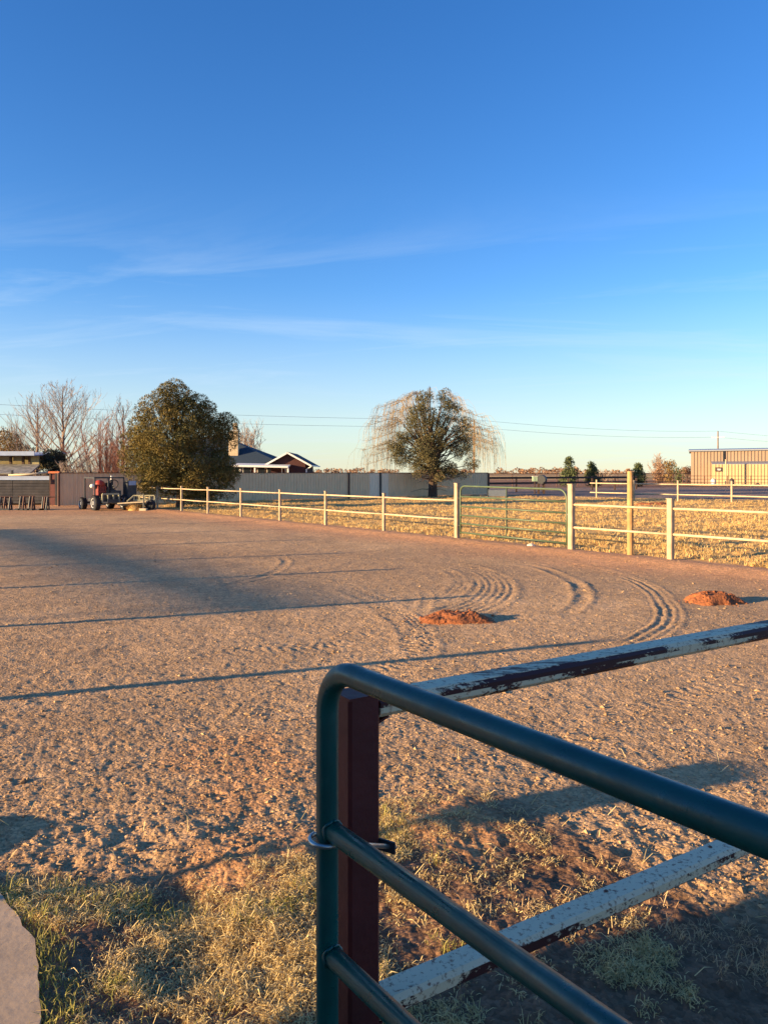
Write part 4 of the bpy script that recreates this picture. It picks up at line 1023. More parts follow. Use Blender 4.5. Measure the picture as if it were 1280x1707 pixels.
# cab frame
ct = 1.47
cps = [(-.1, .0), (-.1, .62), (-.1, 1.35), (-1.4, .05), (-1.4, 1.35)]
for u_, v_ in cps:
    m = MB(); m.beam(T(u_, v_, .5), T(u_, v_, ct), .055, .055, tu); m.build('cab_post', BLACKM, tr)
for a, b in ((0, 2), (0, 3), (2, 4), (3, 4)):
    m = MB(); m.beam(T(*cps[a], ct), T(*cps[b], ct), .06, .06); m.build('cab_rail', BLACKM, tr)
ring = [T(-.6, 1.05, 1.15) + (tv * .0 + up * .8 + tu * -.5).normalized() * 0 + (tv * math.cos(k * math.pi / 9) + (up * .9 + tu * .45).normalized() * math.sin(k * math.pi / 9)) * .24 for k in range(19)]
m = MB(); m.tube(ring, .022, 6); m.build('steering_wheel', BLACKM, tr)
m = MB(); m.tube([T(-.6, 1.05, 1.12), T(-.4, 1.05, .8)], .025, 6); m.build('steering_column', BLACKM, tr)
m = MB(); m.box(T(-1.05, .95, .98), (.12, .5, .5), ax3); m.box(T(-.85, .95, .86), (.45, .5, .1), ax3); m.build('seat', BLACKR, tr)
m = MB(); m.box(T(-.05, 1.62, .85), (.5, .42, .95), ax3); bx_ = m.build('side_box', BLACKM, tr)
m = MB(); m.box(T(.215, 1.62, 1.22), (.03, .34, .2), ax3); m.build('panel', STEELB, bx_)

# ================================================================== FLAT TRAILER with jack, hay under it
td = F * CAM_H / (851.5 - HOR)
tl = thing('flat_trailer', 'flat plank trailer resting on a jack stand right of the tractor', 'trailer', (X_(222, td), td, 0))
for k in range(4):
    m = MB(); a = P(195, 839.5, td) + Vector((0, .15 + .16 * k, 0)); b = P(243, 836.5, td) + Vector((0, .15 + .16 * k, 0)); m.beam(a, b, .145, .05); m.build('plank', PLANK, tl)
m = MB(); a = P(195, 842, td) + Vector((0, .2, 0)); b = P(243, 839.3, td) + Vector((0, .2, 0)); m.beam(a, b, .08, .07); m.build('beam', BLACKM, tl)
jk = P(240, 851, td); m = MB(); m.tube([(jk.x, td, .05), (jk.x, td, Z_(823, td))], .035, 8); m.build('jack', BLACKM, tl)
m = MB(); m.tube([(jk.x, td, Z_(824, td)), (jk.x - .12, td, Z_(823, td)), (jk.x - .14, td, Z_(827, td))], .018, 6); m.build('crank', BLACKM, tl)
m = MB(); m.box((jk.x - .02, td, .05), (.3, .25, .12)); m.build('foot', PLANK, tl)
m = MB(); c = Vector((jk.x + .12, td + .45, .24)); m.lathe(c - Vector((.0, .1, 0)), [(.12, 0), (.23, .0), (.25, .04), (.25, .16), (.23, .2), (.12, .2)], 18, (.5, 1, 0)); m.build('tyre', BLACKR, tl)
m = MB(); m.lathe(c - Vector((.02, .11, 0)), [(.01, .0), (.06, -.01), (.13, 0), (.13, .03)], 14, (.5, 1, 0)); m.build('rim', BLACKM, tl)
# greenish bracket frame on the trailer
rk = MB(); z0, z1 = Z_(834.5, td), Z_(826.5, td)
xs_ = [X_(p, td + .5) for p in (224, 233, 242, 250, 258)]
for z in (z0, z1): rk.beam((xs_[0], td + .5, z), (xs_[-1], td + .5, z), .08, .05)
for x_ in xs_: rk.beam((x_, td + .5, z0), (x_, td + .5, z1), .06, .05, (1, 0, 0))
rk.beam((xs_[0], td + .5, z1), (xs_[0] - .25, td + .3, z0 - .05), .06, .05); rk.build('rack', RACK, tl)
m = MB(); 
for x_ in xs_[1:4:2]: m.beam((x_, td + .5, .38), (x_, td + .5, z0 - .025), .05, .05, (1, 0, 0))
m.build('rack_stand', BLACKM, tl)
# hay heap
hc = Vector((X_(223, td), td + .3, 0)); o = thing('hay_heap', 'heap of loose hay under the flat trailer', 'hay', hc)
n = 3200; a = rng.uniform(0, 6.28, n); r_ = np.sqrt(rng.uniform(0, 1, n)); hx_ = hc.x + r_ * .36 * np.cos(a); hy_ = hc.y + r_ * .26 * np.sin(a); hz_ = rng.uniform(0, 1, n) * .32 * np.sqrt(np.clip(1 - r_ ** 2, 0, 1)) + .01
ob = blades('stalks', hx_, hy_, hz_, rng.uniform(.08, .26, n), rng.uniform(.7, 1.7, n), rng.uniform(.006, .014, n), leafmat('hay_stalk', lin((140, 108, 66)), lin((206, 172, 112)), .9, .15), .8, o); ob['kind'] = 'stuff'
m = MB(); m.lathe(hc, [(.33, -.02), (.31, .1), (.24, .22), (.1, .29), (.01, .3)], 14); m.build('mound', STRAWM, o, True)

# ================================================================== RED DIRT PILES
def dirt_pile(px, py, wpx, hgt, lab, sd):
    q = G(px, py); w = wpx / F * q[1] / 2; r0 = np.random.default_rng(sd)
    n = 46; u_ = np.linspace(-1.25, 1.25, n); U, Vv = np.meshgrid(u_, u_); x = q[0] + U * w; y = q[1] + .15 + Vv * w * .75
    rr_ = np.hypot(U, Vv); ang_ = np.arctan2(Vv, U)
    edge = 1 + .14 * np.sin(ang_ * 3 + sd) + .08 * np.sin(ang_ * 7 + 2 * sd) + .25 * (fbm(U * 2.5 + sd, Vv * 2.5, sd, 3) - .5)
    t = np.clip(1 - rr_ / edge, 0, 1)
    z = hgt * np.minimum(t * 2.2, 1) ** .8 * (.6 + .8 * fbm(U * 2 + sd * 3, Vv * 2, sd + 1, 3)) + .028 * (fbm(U * 7, Vv * 7, sd + 2, 4) - .5) * np.minimum(t * 5, 1) + .018 * (vnoise(U * 17, Vv * 17, sd + 7) - .5) * np.minimum(t * 5, 1)
    z = z + gh(x.ravel(), y.ravel()).reshape(z.shape) - .03 * (t <= 0) - .005
    idx = np.arange(n * n).reshape(n, n); Fq = np.stack([idx[:-1, :-1].ravel(), idx[:-1, 1:].ravel(), idx[1:, 1:].ravel(), idx[1:, :-1].ravel()], 1)
    o = thing('dirt_pile', lab, 'dirt pile', (q[0], q[1], 0), 'red dirt piles on the yard')
    npmesh('mound', np.stack([x.ravel(), y.ravel(), z.ravel()], 1), Fq, DIRTM, o)
    cl = MB(); base = MB()
    for k in range(34):
        a = r0.uniform(0, 6.28); rr2 = r0.uniform(.2, 1.35) * w; s = r0.uniform(.008, .024); cx_, cy_ = q[0] + math.cos(a) * rr2, q[1] + .15 + math.sin(a) * rr2 * .75
        iu = int(np.clip((cx_ - q[0]) / w / 2.5 * (n - 1) + (n - 1) / 2, 0, n - 1)); iv = int(np.clip((cy_ - q[1] - .15) / (w * .75) / 2.5 * (n - 1) + (n - 1) / 2, 0, n - 1))
        cz = max(z[iv, iu], 0) + s * .3
        vs = [(cx_ + s * r0.uniform(.7, 1.2) * dx, cy_ + s * r0.uniform(.7, 1.2) * dy, cz + s * r0.uniform(.6, .9) * dz) for dx, dy, dz in ((1, 0, 0), (-1, 0, 0), (0, 1, 0), (0, -1, 0), (0, 0, 1), (0, 0, -1))]
        cl.add(vs, [(0, 2, 4), (2, 1, 4), (1, 3, 4), (3, 0, 4), (2, 0, 5), (1, 2, 5), (3, 1, 5), (0, 3, 5)])
    ob = cl.build('clods', DIRTM, o); ob['kind'] = 'stuff'
dirt_pile(760, 1036, 128, .075, 'red dirt pile nearer the green gate, on the curved wheel tracks', 3)
dirt_pile(1196, 1007, 92, .11, 'red dirt pile at the right, behind the worn white rail', 8)
dirt_pile(1090, 842, 60, .12, 'low red dirt pile out on the golden pasture', 5)
sq = gp(885, 913); m = MB(); m.lathe((sq[0], sq[1], -.03), [(.08, 0), (.11, .05), (.09, .1), (.03, .13)], 8); 
tag(m.build('white_rock', mat('pale_rock', lin((210, 190, 170)), .9, bump=.3)), 'small pale rock under the far green gate', 'rock')
# ================================================================== TREES
TR_ = random.Random(11); nr2 = np.random.default_rng(21)
def needle_crown(name, parent, centres, radii, per, nl, nw, m, sk=None, upb=.35, tintc=None):
    """foliage sprays: each clump is many short flat needle bunches pointing outward and up"""
    Vs = []; tints = []; fsn = 0; K = []
    for ci, (c, r) in enumerate(zip(centres, radii)):
        n = int(per * (r ** 2) * (1 + .2 * nr2.standard_normal())) + 8
        d = nr2.standard_normal((n, 3)); d /= np.linalg.norm(d, axis=1)[:, None]
        rad = r * nr2.uniform(.55, 1.0, n) ** .5
        p = np.array(c) + d * rad[:, None] * np.array((1, 1, .82))
        dirv = d * .8 + np.array((0, 0, upb)) + .45 * nr2.standard_normal((n, 3)); dirv /= np.linalg.norm(dirv, axis=1)[:, None]
        nm_ = d + .38 * nr2.standard_normal((n, 3)); t = np.cross(dirv, nm_); t /= np.linalg.norm(t, axis=1)[:, None]
        L = nl * nr2.uniform(.6, 1.3, n)[:, None]; w = nw * nr2.uniform(.6, 1.3, n)[:, None]
        q = np.stack([p - t * w * .35, p + dirv * L * .55 + t * w * .5, p + dirv * L, p + dirv * L * .5 - t * w * .5], 1)
        Vs.append(q.reshape(-1, 3)); base = nr2.uniform(.2, .8) if tintc is None else tintc[ci]
        tints.append(np.repeat(np.clip(base + .13 * nr2.standard_normal(n), 0, 1), 4))
    V = np.vstack(Vs); Fq = np.arange(len(V)).reshape(-1, 4)
    return npmesh(name, V, Fq, m, parent, {'tint': np.concatenate(tints)})
def sample_lobes(lobes, d, sc, depth, step, rs, keep=.8):
    """clump centres over the surfaces of a set of lobes (given in photo rows and columns at depth d)"""
    cs, rr = [], []
    for (px, py, rp_, dy) in lobes:
        c = P(px, py, d); c.y += dy * depth; r = rp_ * sc
        n = max(4, int(9 * (r / step) ** 2 * .55))
        for i in range(n):
            z = 1 - 2 * (i + .5) / n; a = i * 2.39996; s = math.sqrt(max(0, 1 - z * z))
            if TR_.random() > keep: continue
            k = TR_.uniform(.62, 1.0)
            q = c + Vector((s * math.cos(a), s * math.sin(a), z)) * (r * k)
            if q.z < .22: continue
            cs.append(tuple(q)); rr.append(step * TR_.uniform(.7, 1.25))
    return cs, rr
def limbs(m, base, cs, trunk_top, n, r0):
    for c in TR_.sample(cs, min(n, len(cs))):
        c = Vector(c); t = TR_.uniform(.15, .8); s = Vector(base) + (Vector(trunk_top) - Vector(base)) * min(t, max(.08, (c.z - base[2]) / (trunk_top[2] - base[2]) * .75))
        mid = s.lerp(c, .5) + Vector((TR_.uniform(-.2, .2), TR_.uniform(-.2, .2), -.1))
        m.tube([s, mid, c], [r0, r0 * .6, r0 * .2], 5, False)
NEEDLE1 = leafmat('pine_needles', lin((60, 66, 36)), lin((134, 114, 60)), .75, .0)
NEEDLE2 = leafmat('juniper_needles', lin((66, 70, 46)), lin((120, 108, 74)), .75, .0)
NEEDLE3 = leafmat('small_pine_needles', lin((70, 82, 54)), lin((106, 112, 76)), .75, .1)
# ---- big rounded pine
d = 37.6; bx = X_(300, d); sc = d / F
o = thing('pine_tree', 'big dense rounded pine tree in front of the left metal fence', 'tree', (bx, d, 0))
lob = [(285, 664, 24, 0), (303, 668, 26, .3), (270, 690, 34, -.2), (312, 695, 36, .5), (332, 692, 18, .8), (250, 720, 36, -.2), (290, 725, 44, -.8), (322, 728, 34, .5), (232, 745, 26, 0), (240, 770, 30, -.2),
       (275, 765, 38, -.9), (318, 768, 36, -.6), (345, 750, 28, .9), (362, 706, 20, 1.4), (368, 724, 15, 1.4), (354, 730, 22, 1.1), (350, 778, 30, .6), (372, 785, 17, .3), (240, 794, 22, -.2), (275, 800, 24, -.8), (320, 802, 28, -.6), (355, 805, 26, -.2), (378, 800, 12, .3), (228, 728, 16, 0), (250, 814, 16, -.2), (283, 819, 18, -.3), (318, 820, 20, -.3), (350, 818, 18, 0), (372, 812, 13, .2)]
cs, rr = sample_lobes(lob, d, sc, 1.0, .40, None, .60)
trunk = MB(); tt_ = (bx - .2, d, 4.6); trunk.tube([(bx, d, -.1), (bx + .05, d, 1.2), (bx - .1, d, 2.8), tt_], [.2, .17, .11, .03], 9)
limbs(trunk, (bx, d, 0), cs, tt_, 70, .05); trunk.build('trunk', BARK, o)
needle_crown('crown', o, cs, rr, 2600, .10, .034, NEEDLE1, upb=.4); print('PINE', len(cs), len(o.children[1].data.polygons))
# ---- open double-topped juniper by the far end of the fence
d = 53.5; sc = d / F; bx = X_(721, d)
o = thing('juniper_tree', 'open double-topped juniper standing before the right end of the metal fence', 'tree', (bx, d, 0))
lob = [(700, 664, 9, 0), (712, 662, 8, 0), (703, 676, 14, 0), (740, 660, 8, 0), (742, 672, 11, .2), (746, 686, 14, .2), (700, 694, 19, -.3), (726, 696, 16, 0), (760, 682, 8, 0), (690, 718, 19, 0), (718, 720, 20, -.5), (748, 712, 17, .2), (772, 700, 9, .2), (775, 724, 14, .2),
       (680, 745, 17, 0), (708, 748, 20, -.5), (736, 738, 16, 0), (768, 742, 16, .2), (752, 760, 17, 0), (664, 752, 12, 0), (690, 768, 15, 0), (716, 772, 16, -.4), (740, 780, 13, 0), (780, 772, 8, 0), (790, 777, 6, 0), (772, 790, 9, 0), (672, 772, 9, 0), (650, 742, 9, 0), (700, 784, 13, -.4), (728, 792, 12, -.3), (752, 786, 12, 0), (660, 764, 9, 0), (785, 752, 9, 0), (682, 700, 10, 0), (668, 728, 9, 0)]
cs, rr = sample_lobes(lob, d, sc, 1.0, .27, None, .55)
trunk = MB(); tt_ = (bx + .1, d, 6.0); trunk.tube([(bx, d, -.1), (bx, d, 1.2), (bx + .1, d, 2.6), (bx - .2, d, 4.2), tt_], [.34, .28, .2, .12, .04], 9)
limbs(trunk, (bx, d, .6), cs, tt_, 110, .055); trunk.build('trunk', mat('dark_juniper_bark', lin((72, 58, 48)), .95, var=.2, scale=6, bump=.4), o)
dead = MB()
for k in range(26):
    s = Vector((bx, d - .1, TR_.uniform(.5, 1.6))); a = TR_.uniform(-2.6, -.5) if TR_.random() < .5 else TR_.uniform(-1, 4); e = s + Vector((math.cos(a) * TR_.uniform(.8, 2), math.sin(a) * .9, TR_.uniform(-.4, .3)))
    dead.tube([s, s.lerp(e, .5) + Vector((0, 0, .12)), e], [.03, .018, .007], 4, False)
dead.build('dead_branches', BARK, o)
needle_crown('crown', o, cs, rr, 1500, .13, .036, NEEDLE2, upb=.6); print('JUN', len(cs), len(o.children[2].data.polygons))

# ---- bare deciduous trees
def bare(name, lab, base, h, spread, m, seed, kind='leader', cat='tree', twig=.008, dens=1.0, group=None):
    rr_ = random.Random(seed); o = thing(name, lab, cat, base, group); t = MB(); tw = MB(); B = Vector(base)
    def grow(p, dirv, L, r, lev):
        n = 4; pts = [p]; q = p.copy(); dd_ = dirv.copy()
        for i in range(n):
            dd_ = (dd_ + Vector((rr_.gauss(0, .07), rr_.gauss(0, .07), .05)) ).normalized(); q = q + dd_ * (L / n); pts.append(q.copy())
        rs_ = [max(twig * .7, r * (1 - .75 * i / n)) for i in range(n + 1)]
        (t if lev < 2 else tw).tube(pts, rs_, 5 if lev < 2 else 3, False)
        if lev >= 4: return
        k = int((5 if lev == 1 else 5 if lev == 2 else 3) * dens)
        for j in range(k):
            f_ = rr_.uniform(.25, 1.0); idx = min(n - 1, int(f_ * n)); s = pts[idx].lerp(pts[idx + 1], f_ * n - idx)
            ax = Vector((rr_.gauss(0, 1), rr_.gauss(0, 1), rr_.gauss(.35, .5))).normalized(); nd = (dd_ * .85 + ax * .5).normalized()
            grow(s, nd, L * rr_.uniform(.4, .62) * (1.15 - .5 * f_ * (lev < 2)), max(twig, r * .45), lev + 1)
    if kind == 'leader':
        top = B + Vector((rr_.uniform(-.1, .1), 0, h)); N_ = 12
        pts = [B + Vector((0, 0, -.1))] + [B.lerp(top, (i + 1) / N_) + Vector((rr_.gauss(0, .03), rr_.gauss(0, .03), 0)) for i in range(N_)]
        t.tube(pts, [.15 * (1 - .9 * i / N_) + .012 for i in range(N_ + 1)], 7)
        for i in range(int(40 * dens)):
            f_ = .16 + .8 * (i / (40 * dens)); s = B.lerp(top, f_); a = i * 2.4 + rr_.uniform(-.3, .3)
            el = .5 + .55 * f_; L = min(spread * 1.15, spread * (1.32 - 1.15 * f_)) * rr_.uniform(.8, 1.15) + .25
            grow(s, Vector((math.cos(a) * math.cos(el), math.sin(a) * math.cos(el), math.sin(el))), L, .05 * (1.1 - f_) + .012, 1)
    else:
        for i in range(int(26 * dens) + 2):
            a = i * 2.4 + rr_.uniform(-.4, .4); el = rr_.uniform(.55, 1.5) if kind == 'spread' else rr_.uniform(.25, 1.4)
            ex = Vector((math.cos(a) * math.cos(el) * spread, math.sin(a) * math.cos(el) * spread, math.sin(el) ** .7 * h)) * rr_.uniform(.75, 1.02)
            s = B + Vector((math.cos(a) * .2, math.sin(a) * .2, -.05)); e = B + ex
            md = s.lerp(e, .5) + Vector((ex.x * .08, ex.y * .08, -.04 * h)); pts = [s, s.lerp(md, .55), md, md.lerp(e, .5), e]
            t.tube(pts, [.05, .04, .03, .02, twig], 5, False); L0 = ex.length
            for k in range(int(16 * dens)):
                f_ = rr_.uniform(.2, .98); idx = min(3, int(f_ * 4)); p = pts[idx].lerp(pts[idx + 1], f_ * 4 - idx)
                dv = ((e - s).normalized() + Vector((rr_.gauss(0, .45), rr_.gauss(0, .45), rr_.gauss(.15, .3)))).normalized(); L1 = L0 * rr_.uniform(.12, .3)
                q = p + dv * L1; tw.tube([p, p.lerp(q, .5) + Vector((rr_.gauss(0, .03), rr_.gauss(0, .03), .02)), q], [twig * 1.2, twig, twig * .6], 3, False)
                for k2 in range(3):
                    p2 = p.lerp(q, rr_.uniform(.2, .9)); d2 = (dv + Vector((rr_.gauss(0, .5), rr_.gauss(0, .5), rr_.gauss(.2, .3)))).normalized()
                    tw.tube([p2, p2 + d2 * L1 * rr_.uniform(.3, .7)], [twig, twig * .5], 3, False)
    t.build('trunk', m[0], o); tw.build('crown', m[1], o); return o
PALE = mat('pale_twigs', lin((158, 138, 120)), .9, var=.15, scale=2); PALET = mat('pale_bark', lin((132, 110, 94)), .9, var=.15, scale=2)
REDT = mat('red_twigs', lin((140, 98, 80)), .9, var=.2, scale=2); REDB = mat('red_bark', lin((116, 74, 60)), .9, var=.15, scale=2)
BROWNT = mat('brown_twigs', lin((150, 116, 84)), .9, var=.2, scale=2); DARKT = mat('dark_twigs', lin((96, 78, 66)), .9, var=.2, scale=2)
PINKT = mat('pinkish_twigs', lin((164, 146, 130)), .9, var=.15, scale=2)
dl = 52.0
bare('bare_tree', 'tall pale leafless tree with an upright leader behind the left fence', (X_(106, dl), dl, 0), Z_(658, dl), 3.5, (PALET, PALE), 4, 'leader', dens=.85)
bare('bare_tree', 'smaller pale leafless tree above the flat shed roof', (X_(62, 56), 56, 0), Z_(672, 56), 2.6, (PALET, PINKT), 5, 'leader', dens=.65)
bare('bare_tree', 'bushy reddish leafless tree between the tall pale tree and the pine', (X_(172, 49), 49, 0), Z_(694, 49), 2.9, (REDB, REDT), 6, 'spread', dens=.9)
bare('bare_tree', 'pale leafless tree half hidden by the big pine', (X_(206, 54), 54, 0), Z_(676, 54), 2.6, (PALET, PINKT), 7, 'leader', dens=.6)
bare('bare_tree', 'low reddish leafless bush right behind the left metal fence', (X_(200, 47), 47, 0), Z_(716, 47), 2.2, (REDB, REDT), 8, 'spread', dens=1.0)
bare('bare_tree', 'leafless brown tree at the far left edge', (X_(22, 60), 60, 0), Z_(706, 60), 2.2, (DARKT, BROWNT), 9, 'spread', dens=1.1)
bare('bare_tree', 'leafless tree showing above the house roof', (X_(412, 98), 98, 0), Z_(711, 98), 3.4, (PALET, PALE), 10, 'spread', dens=1.0, twig=.018)
bare('bare_bush', 'pale tangled leafless bush behind the left end of the metal fence', (X_(128, 44.5), 44.5, 0), Z_(758, 44.5), 1.4, (PALET, PINKT), 12, 'shrub', 'bush', dens=1.2)
# dark evergreen bulk in the shade, and the olive one further left
def round_bush(name, lab, px, d, py_top, wpx, m, per=500, step=.4, nl=.14, nw=.07, cat='bush', base_py=None, upb=.3):
    sc = d / F; zt = Z_(py_top, d); w = wpx * sc / 2; o = thing(name, lab, cat, (X_(px, d), d, 0)); cs, rr = [], []
    n = max(10, int(5.5 * w * zt / step ** 2 * .5))
    for i in range(n):
        a = TR_.uniform(0, 6.28); z = TR_.uniform(.05, .95); r = w * math.sqrt(max(0, 1 - (2 * z - .9) ** 2 * .8)) * TR_.uniform(.55, .95) * .9
        cs.append((X_(px, d) + math.cos(a) * r, d + math.sin(a) * r * .8, z * zt)); rr.append(step * TR_.uniform(.7, 1.2))
    t = MB(); t.tube([(X_(px, d), d, -.1), (X_(px, d), d, zt * .6)], [w * .12 + .04, .03], 7); limbs(t, (X_(px, d), d, 0), cs, (X_(px, d), d, zt * .8), 14, .03); t.build('trunk', BARK, o)
    needle_crown('crown', o, cs, rr, per, nl, nw, m, upb=upb); return o
DARKN = leafmat('dark_cedar_needles', lin((46, 52, 46)), lin((64, 70, 58)), .8)
OLIVE = leafmat('olive_leaves', lin((104, 96, 56)), lin((150, 116, 74)), .8, .1)
RUSSET = leafmat('russet_leaves', lin((124, 96, 74)), lin((156, 122, 96)), .85, .1)
round_bush('cedar_bush', 'dark dense cedar bush behind the shed roof', 84, 47.5, 752, 50, DARKN, 600, .33)
round_bush('cedar_bush', 'dark cedar bush pressed against the tall pale leafless tree', 104, 48.5, 756, 34, DARKN, 600, .33)
round_bush('olive_bush', 'olive leaved bush above the open shed at the left edge', 8, 57, 716, 50, OLIVE, 420, .45)
round_bush('olive_bush', 'low olive bush right of the flat shed roof', 46, 58, 742, 40, OLIVE, 420, .4)

# ---- willow behind the juniper
d = 63.0; sc = d / F; bx = X_(716, d)
wl = thing('willow_tree', 'leafless weeping willow with straw coloured hanging twigs behind the juniper', 'tree', (bx, d, 0))
WB = mat('willow_bark', lin((122, 98, 74)), .9, var=.15, scale=3); WT = mat('willow_twigs', lin((152, 132, 98)), .85, var=.12, scale=1)
t = MB(); tw = MB(); wr = random.Random(8)
t.tube([(bx, d, -.1), (bx + .1, d, 1.5), (bx, d, 2.6)], [.4, .33, .28], 9)
tips = [(612, 735), (625, 700), (640, 680), (660, 672), (632, 745), (650, 705), (620, 760), (668, 690), (690, 668), (715, 664), (760, 672), (780, 690), (800, 700), (820, 715), (832, 732), (812, 740), (790, 715), (640, 720), (655, 735), (826, 722)]
for (px, py) in tips + [(p_ + wr.uniform(-14, 14), q_ + wr.uniform(-4, 18)) for p_, q_ in tips]:
    e = P(px, py, d) + Vector((0, wr.uniform(-2.5, 2.5), 0)); s = Vector((bx, d, 2.5)); 
    mid = s.lerp(e, .55) + Vector((0, 0, .55)); mid.z = max(mid.z, e.z + .75); q1 = s.lerp(mid, .5) + Vector((0, 0, .25))
    br = [s, q1, mid, e]; t.tube(br, [.08, .05, .028, .010], 5, False)
    for k in range(30):
        f_ = wr.uniform(.45, 1.02); a, b = (mid, e) if f_ > .5 else (q1, mid); u_ = (f_ - .5) * 2 if f_ > .5 else f_ * 2
        p0 = a.lerp(b, u_); out_ = Vector((p0.x - bx, p0.y - d, 0)); out_ = out_.normalized() if out_.length > .01 else Vector((1, 0, 0))
        L = wr.uniform(.8, 3.0); j = Vector((wr.gauss(0, .22), wr.gauss(0, .22), 0))
        p1 = p0 + out_ * .28 + j + Vector((0, 0, .12)); p2 = p1 + out_ * .22 + j * .6 - Vector((0, 0, L * .4)); p3 = p2 + j * .3 - Vector((0, 0, L * .6))
        if p3.z < .6: continue
        tw.tube([p0, p1, p2, p3], [.010, .008, .007, .005], 3, False)
t.build('trunk', WB, wl); tw.build('crown', WT, wl)

# ---- small conifers and far trees on the right
def cone_tree(lab, px, d, py_top, wpx, m, seed, name='small_pine'):
    r0 = random.Random(seed); x = X_(px, d); zt = Z_(py_top, d); w = wpx / F * d / 2; o = thing(name, lab, 'tree', (x, d, 0), 'young pines along the far lane')
    t = MB(); t.tube([(x, d, -.1), (x, d, zt * .95)], [.1, .02], 6); t.build('trunk', BARK, o); cs, rr = [], []
    for i in range(60):
        z = r0.uniform(.10, .97); prof_ = (1 - z) ** .8 * (.5 + .5 * min(1, z * 5)) * r0.uniform(.6, 1.25)
        a = i * 2.4; cs.append((x + math.cos(a) * w * prof_, d + math.sin(a) * w * prof_, z * zt)); rr.append((.26 + .2 * (1 - z)) * r0.uniform(.7, 1.2))
    needle_crown('crown', o, cs, rr, 260, .3, .11, m, upb=.7); return o
cone_tree('tallest young pine, left of the round timber post', 948, 88, 764, 26, NEEDLE3, 2)
cone_tree('young pine standing second from the far corrugated fence, beside a dark bush', 986, 90, 772, 20, NEEDLE3, 3)
cone_tree('young pine just right of the round timber post', 1063, 92, 776, 24, NEEDLE3, 4)
round_bush('cedar_bush', 'dark bush at the foot of the second young pine', 994, 91, 788, 14, NEEDLE3, 120, .4, .22, .1)
round_bush('russet_tree', 'round russet tree left of the brown barn', 1097, 125, 775, 18, RUSSET, 90, .6, .28, .16, 'tree')
round_bush('round_tree', 'round-headed olive tree on a bare trunk left of the barn', 1116, 132, 767, 18, OLIVE, 90, .55, .28, .16, 'tree')
round_bush('cedar_tree', 'dark cedar nearest the left corner of the barn', 1130, 120, 778, 15, NEEDLE3, 90, .55, .28, .16, 'tree')
round_bush('russet_tree', 'low russet tree touching the left corner of the barn', 1145, 135, 780, 20, RUSSET, 90, .6, .28, .16, 'tree')
bare('bare_tree', 'far leafless tree rising behind the russet tree', (X_(1098, 140), 140, 0), Z_(759, 140), 2.5, (PALET, PALE), 31, 'spread', dens=.7, twig=.025)
bare('bare_bush', 'small leafless bush between the young pines', (X_(1003, 120), 120, 0), Z_(782, 120), 2.0, (PALET, PALE), 32, 'shrub', 'bush', dens=.7, twig=.02)
# distant tree line along the horizon: one mass
n = 900; lx = []; 
cs, rr = [], []
for i in range(520):
    a = TR_.uniform(R(-30), R(33)); dd_ = TR_.uniform(900, 1500); cl_ = vnoise(np.array([a * 30]), np.array([0.0]), 5)[0]
    if cl_ < .42: continue
    cs.append((dd_ * math.sin(a), dd_ * math.cos(a), TR_.uniform(.5, 3.5 + 5 * (cl_ - .4)))); rr.append(TR_.uniform(2, 4))
o = needle_crown('far_trees', None, cs, rr, 3.2, 2.4, 1.8, RUSSET); tag(o, 'far low line of brown trees on the horizon', 'trees', kind='stuff')

# ================================================================== POWER LINE
def upole(px, d, ztop, lab, arm=True):
    x = X_(px, d); o = thing('utility_pole', lab, 'pole', (x, d, 0)); m = MB(); m.tube([(x, d, -.3), (x, d, ztop)], [.17, .11], 8); m.build('pole', WOODPOLE, o)
    dv = Vector((.47, -.88, 0)); c = Vector((x, d, ztop - 1.2))
    if arm:
        m = MB(); m.beam(c - Vector((1.1, -.5, 0)), c + Vector((1.1, -.5, 0)), .12, .13); m.build('crossarm', WHITEP if px > 1000 else WOODPOLE, o)
        for s in (-1, 1):
            m = MB(); q = c + Vector((1.0 * s, -.45 * s, .06)); m.lathe(q, [(.05, 0), (.07, .06), (.04, .14)], 8); m.build('insulator', WHITEP, o)
    m = MB(); m.lathe((x, d, ztop), [(.08, 0), (.05, .12)], 8); m.build('pole_cap', GALV, o); return Vector((x, d, ztop))
p0 = Vector((-62, 86, Z_(672, 95) + .1)); p1 = upole(790, 127, Z_(700, 127), 'brown utility pole standing behind the willow')
p2 = upole(1196, 154, Z_(719, 154), 'dark utility pole with pale crossarm above the barn roof')
p3 = Vector((118, 181, p2.z - .3))
upole(640 + F * -62 / 86, 86, p0.z, 'utility pole standing beyond the left edge of the yard')
upole(640 + F * 118 / 181, 181, p3.z, 'utility pole standing beyond the barn to the right')
for lab, dz, off in (('upper power wire crossing the sky behind the trees', 0.05, 0), ('lower power wire crossing the sky behind the trees', -1.15, .2)):
    o = thing('power_wire', lab, 'wire', (0, 110, 8))
    for a, b in ((p0, p1), (p1, p2), (p2, p3)):
        pts = [a.lerp(b, t) + Vector((0, off, dz - 1.1 * 4 * t * (1 - t) * .6)) for t in np.linspace(0, 1, 13)]
        m = MB(); m.tube(pts, .017, 4, False); m.build('span', WIRE, o)

# ================================================================== unseen things left of the frame; some are added only to cast shade
k_ = -SY / -SX
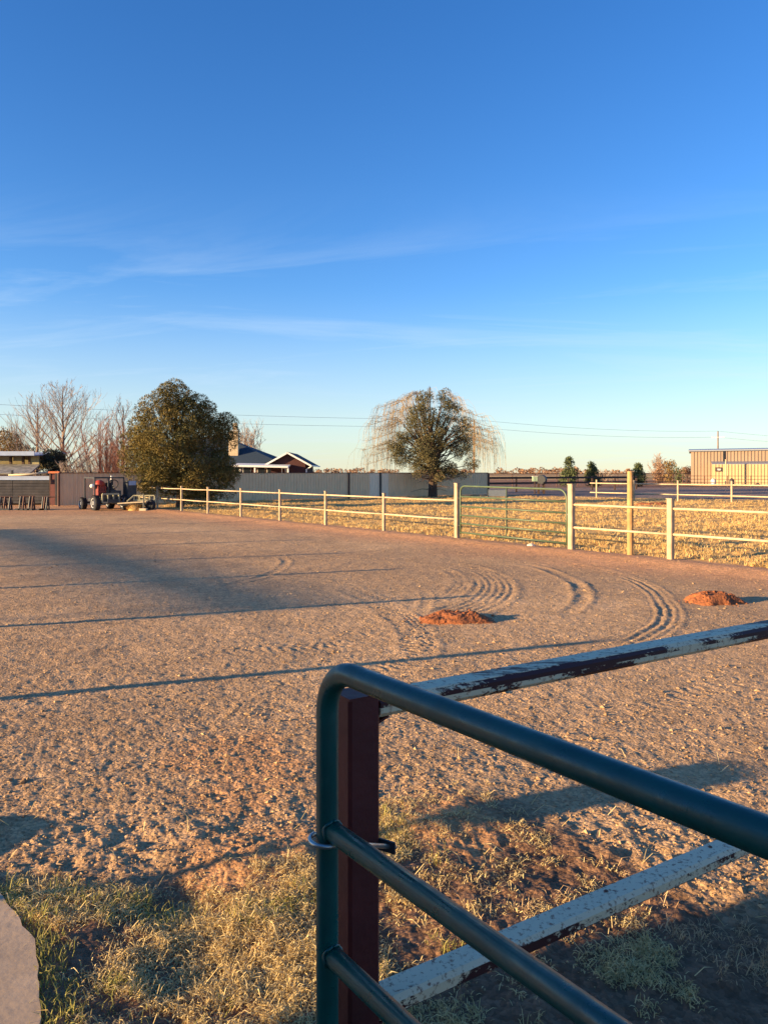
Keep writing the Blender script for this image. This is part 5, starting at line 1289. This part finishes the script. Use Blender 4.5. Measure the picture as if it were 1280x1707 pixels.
# weathered fence posts along the left side of the yard
off = thing('side_fence', 'weathered round-post fence along the left side of the yard', 'fence', (-6.2, 4.5, 0))
ld = [5.77, 8.49, 11.3, 13.9, 16.9, 20.2, 23.8]; pts = []
for i, dd_ in enumerate(ld):
    x = -6.2 - 1.0 * i; y = dd_ + (x + .5 * dd_) * (SY / SX); pts.append((x, y))
    m = MB(); m.tube([(x, y, -.2), (x, y, 1.36)], .062, 8); m.build('post', BARK, off)
for a, b in zip(pts[:-1], pts[1:]):
    m = MB(); m.tube([(a[0], a[1], .9), (b[0], b[1], .9)], .0022, 4, False); m.build('wire', GALV, off)
fx, fy = -4.6, 4.0 + (-4.6 - .95) * (SY / SX)
o = thing('shadow_bucket', 'added unseen bucket on a short post left of the path, for its shadow', 'bucket', (fx, fy, 0))  # bucket added out of view, only to cast the wide shadow patch
m = MB(); m.lathe((fx, fy, .82), [(.13, 0), (.16, .22), (.16, .24)], 16); m.build('bucket_body', BLACKM, o)
m = MB(); m.tube([(fx, fy, -.1), (fx, fy, .84)], .025, 8); m.build('post', RUSTP, o)
m = MB(); m.lathe((-2.75, 3.2, -.05), [(.3, 0), (.34, .12), (.26, .2), (.1, .235)], 11); tag(m.build('shadow_stone', mat('brown_stone', lin((140, 116, 100)), .95, bump=.5)), 'added unseen rounded stone beside the concrete path, for its shadow', 'rock')  # low lump added out of view for the shadow at the left edge
# metal stable behind and left of the viewer, its long side in line with the low sun
sb = thing('stable', 'long tan metal stable beside the near gate', 'stable', (-9, -3, 0))
sd_ = Vector((SX, SY, 0)); sn_ = Vector((-SY, SX, 0))            # along the wall, away from the yard
if sn_.y > 0: sn_ = -sn_
c0 = Vector((-4.3, 2.50 - 4.3 * (SY / SX), 0)); c1_ = c0 + sd_ * 11; wd_ = sn_ * 9
m = MB(); m.box((c0 + c1_ + wd_) / 2 + up * 1.6, (11, 9, 3.2), (sd_, sn_, up)); m.build('wall', BARNM, sb)
for s in (0, 1):
    e_a, e_b = (c0, c1_) if s == 0 else (c0 + wd_, c1_ + wd_)
    slab([e_a - sd_ * .1 + up * 3.21, e_b + sd_ * .1 + up * 3.21, c1_ + wd_ / 2 + sd_ * .1 + up * 4.6, c0 + wd_ / 2 - sd_ * .1 + up * 4.6], .06, BARNR, 'roof', sb)
# unseen beam on posts, added to lay a soft band of shade over gravel
tn = math.tan(R(SUN_EL)); D_ = 45.0
B1 = Vector((-11.6, 23.0, 0)); B2 = Vector((-1.4, 9.6, 0)); S2 = Vector((SX, SY, 0)) * D_
h0 = D_ * tn
hsn = thing('shade_beam', 'added unseen beam on tall posts left of the yard, for its shade band', 'shelter', tuple(B2 + S2))
a = B1 + S2; b = B2 + S2
q = MB(); q.beam(a + up * h0, b + up * h0, .8, .22); q.build('roof', BARNR, hsn)  # narrow beam, sized only for its soft shadow
for t in (.03, .5, .97):
    c = a.lerp(b, t); m = MB(); m.tube([c + up * -.2, c + up * (h0 - .1)], .05, 8); m.build('post', RUSTP, hsn)
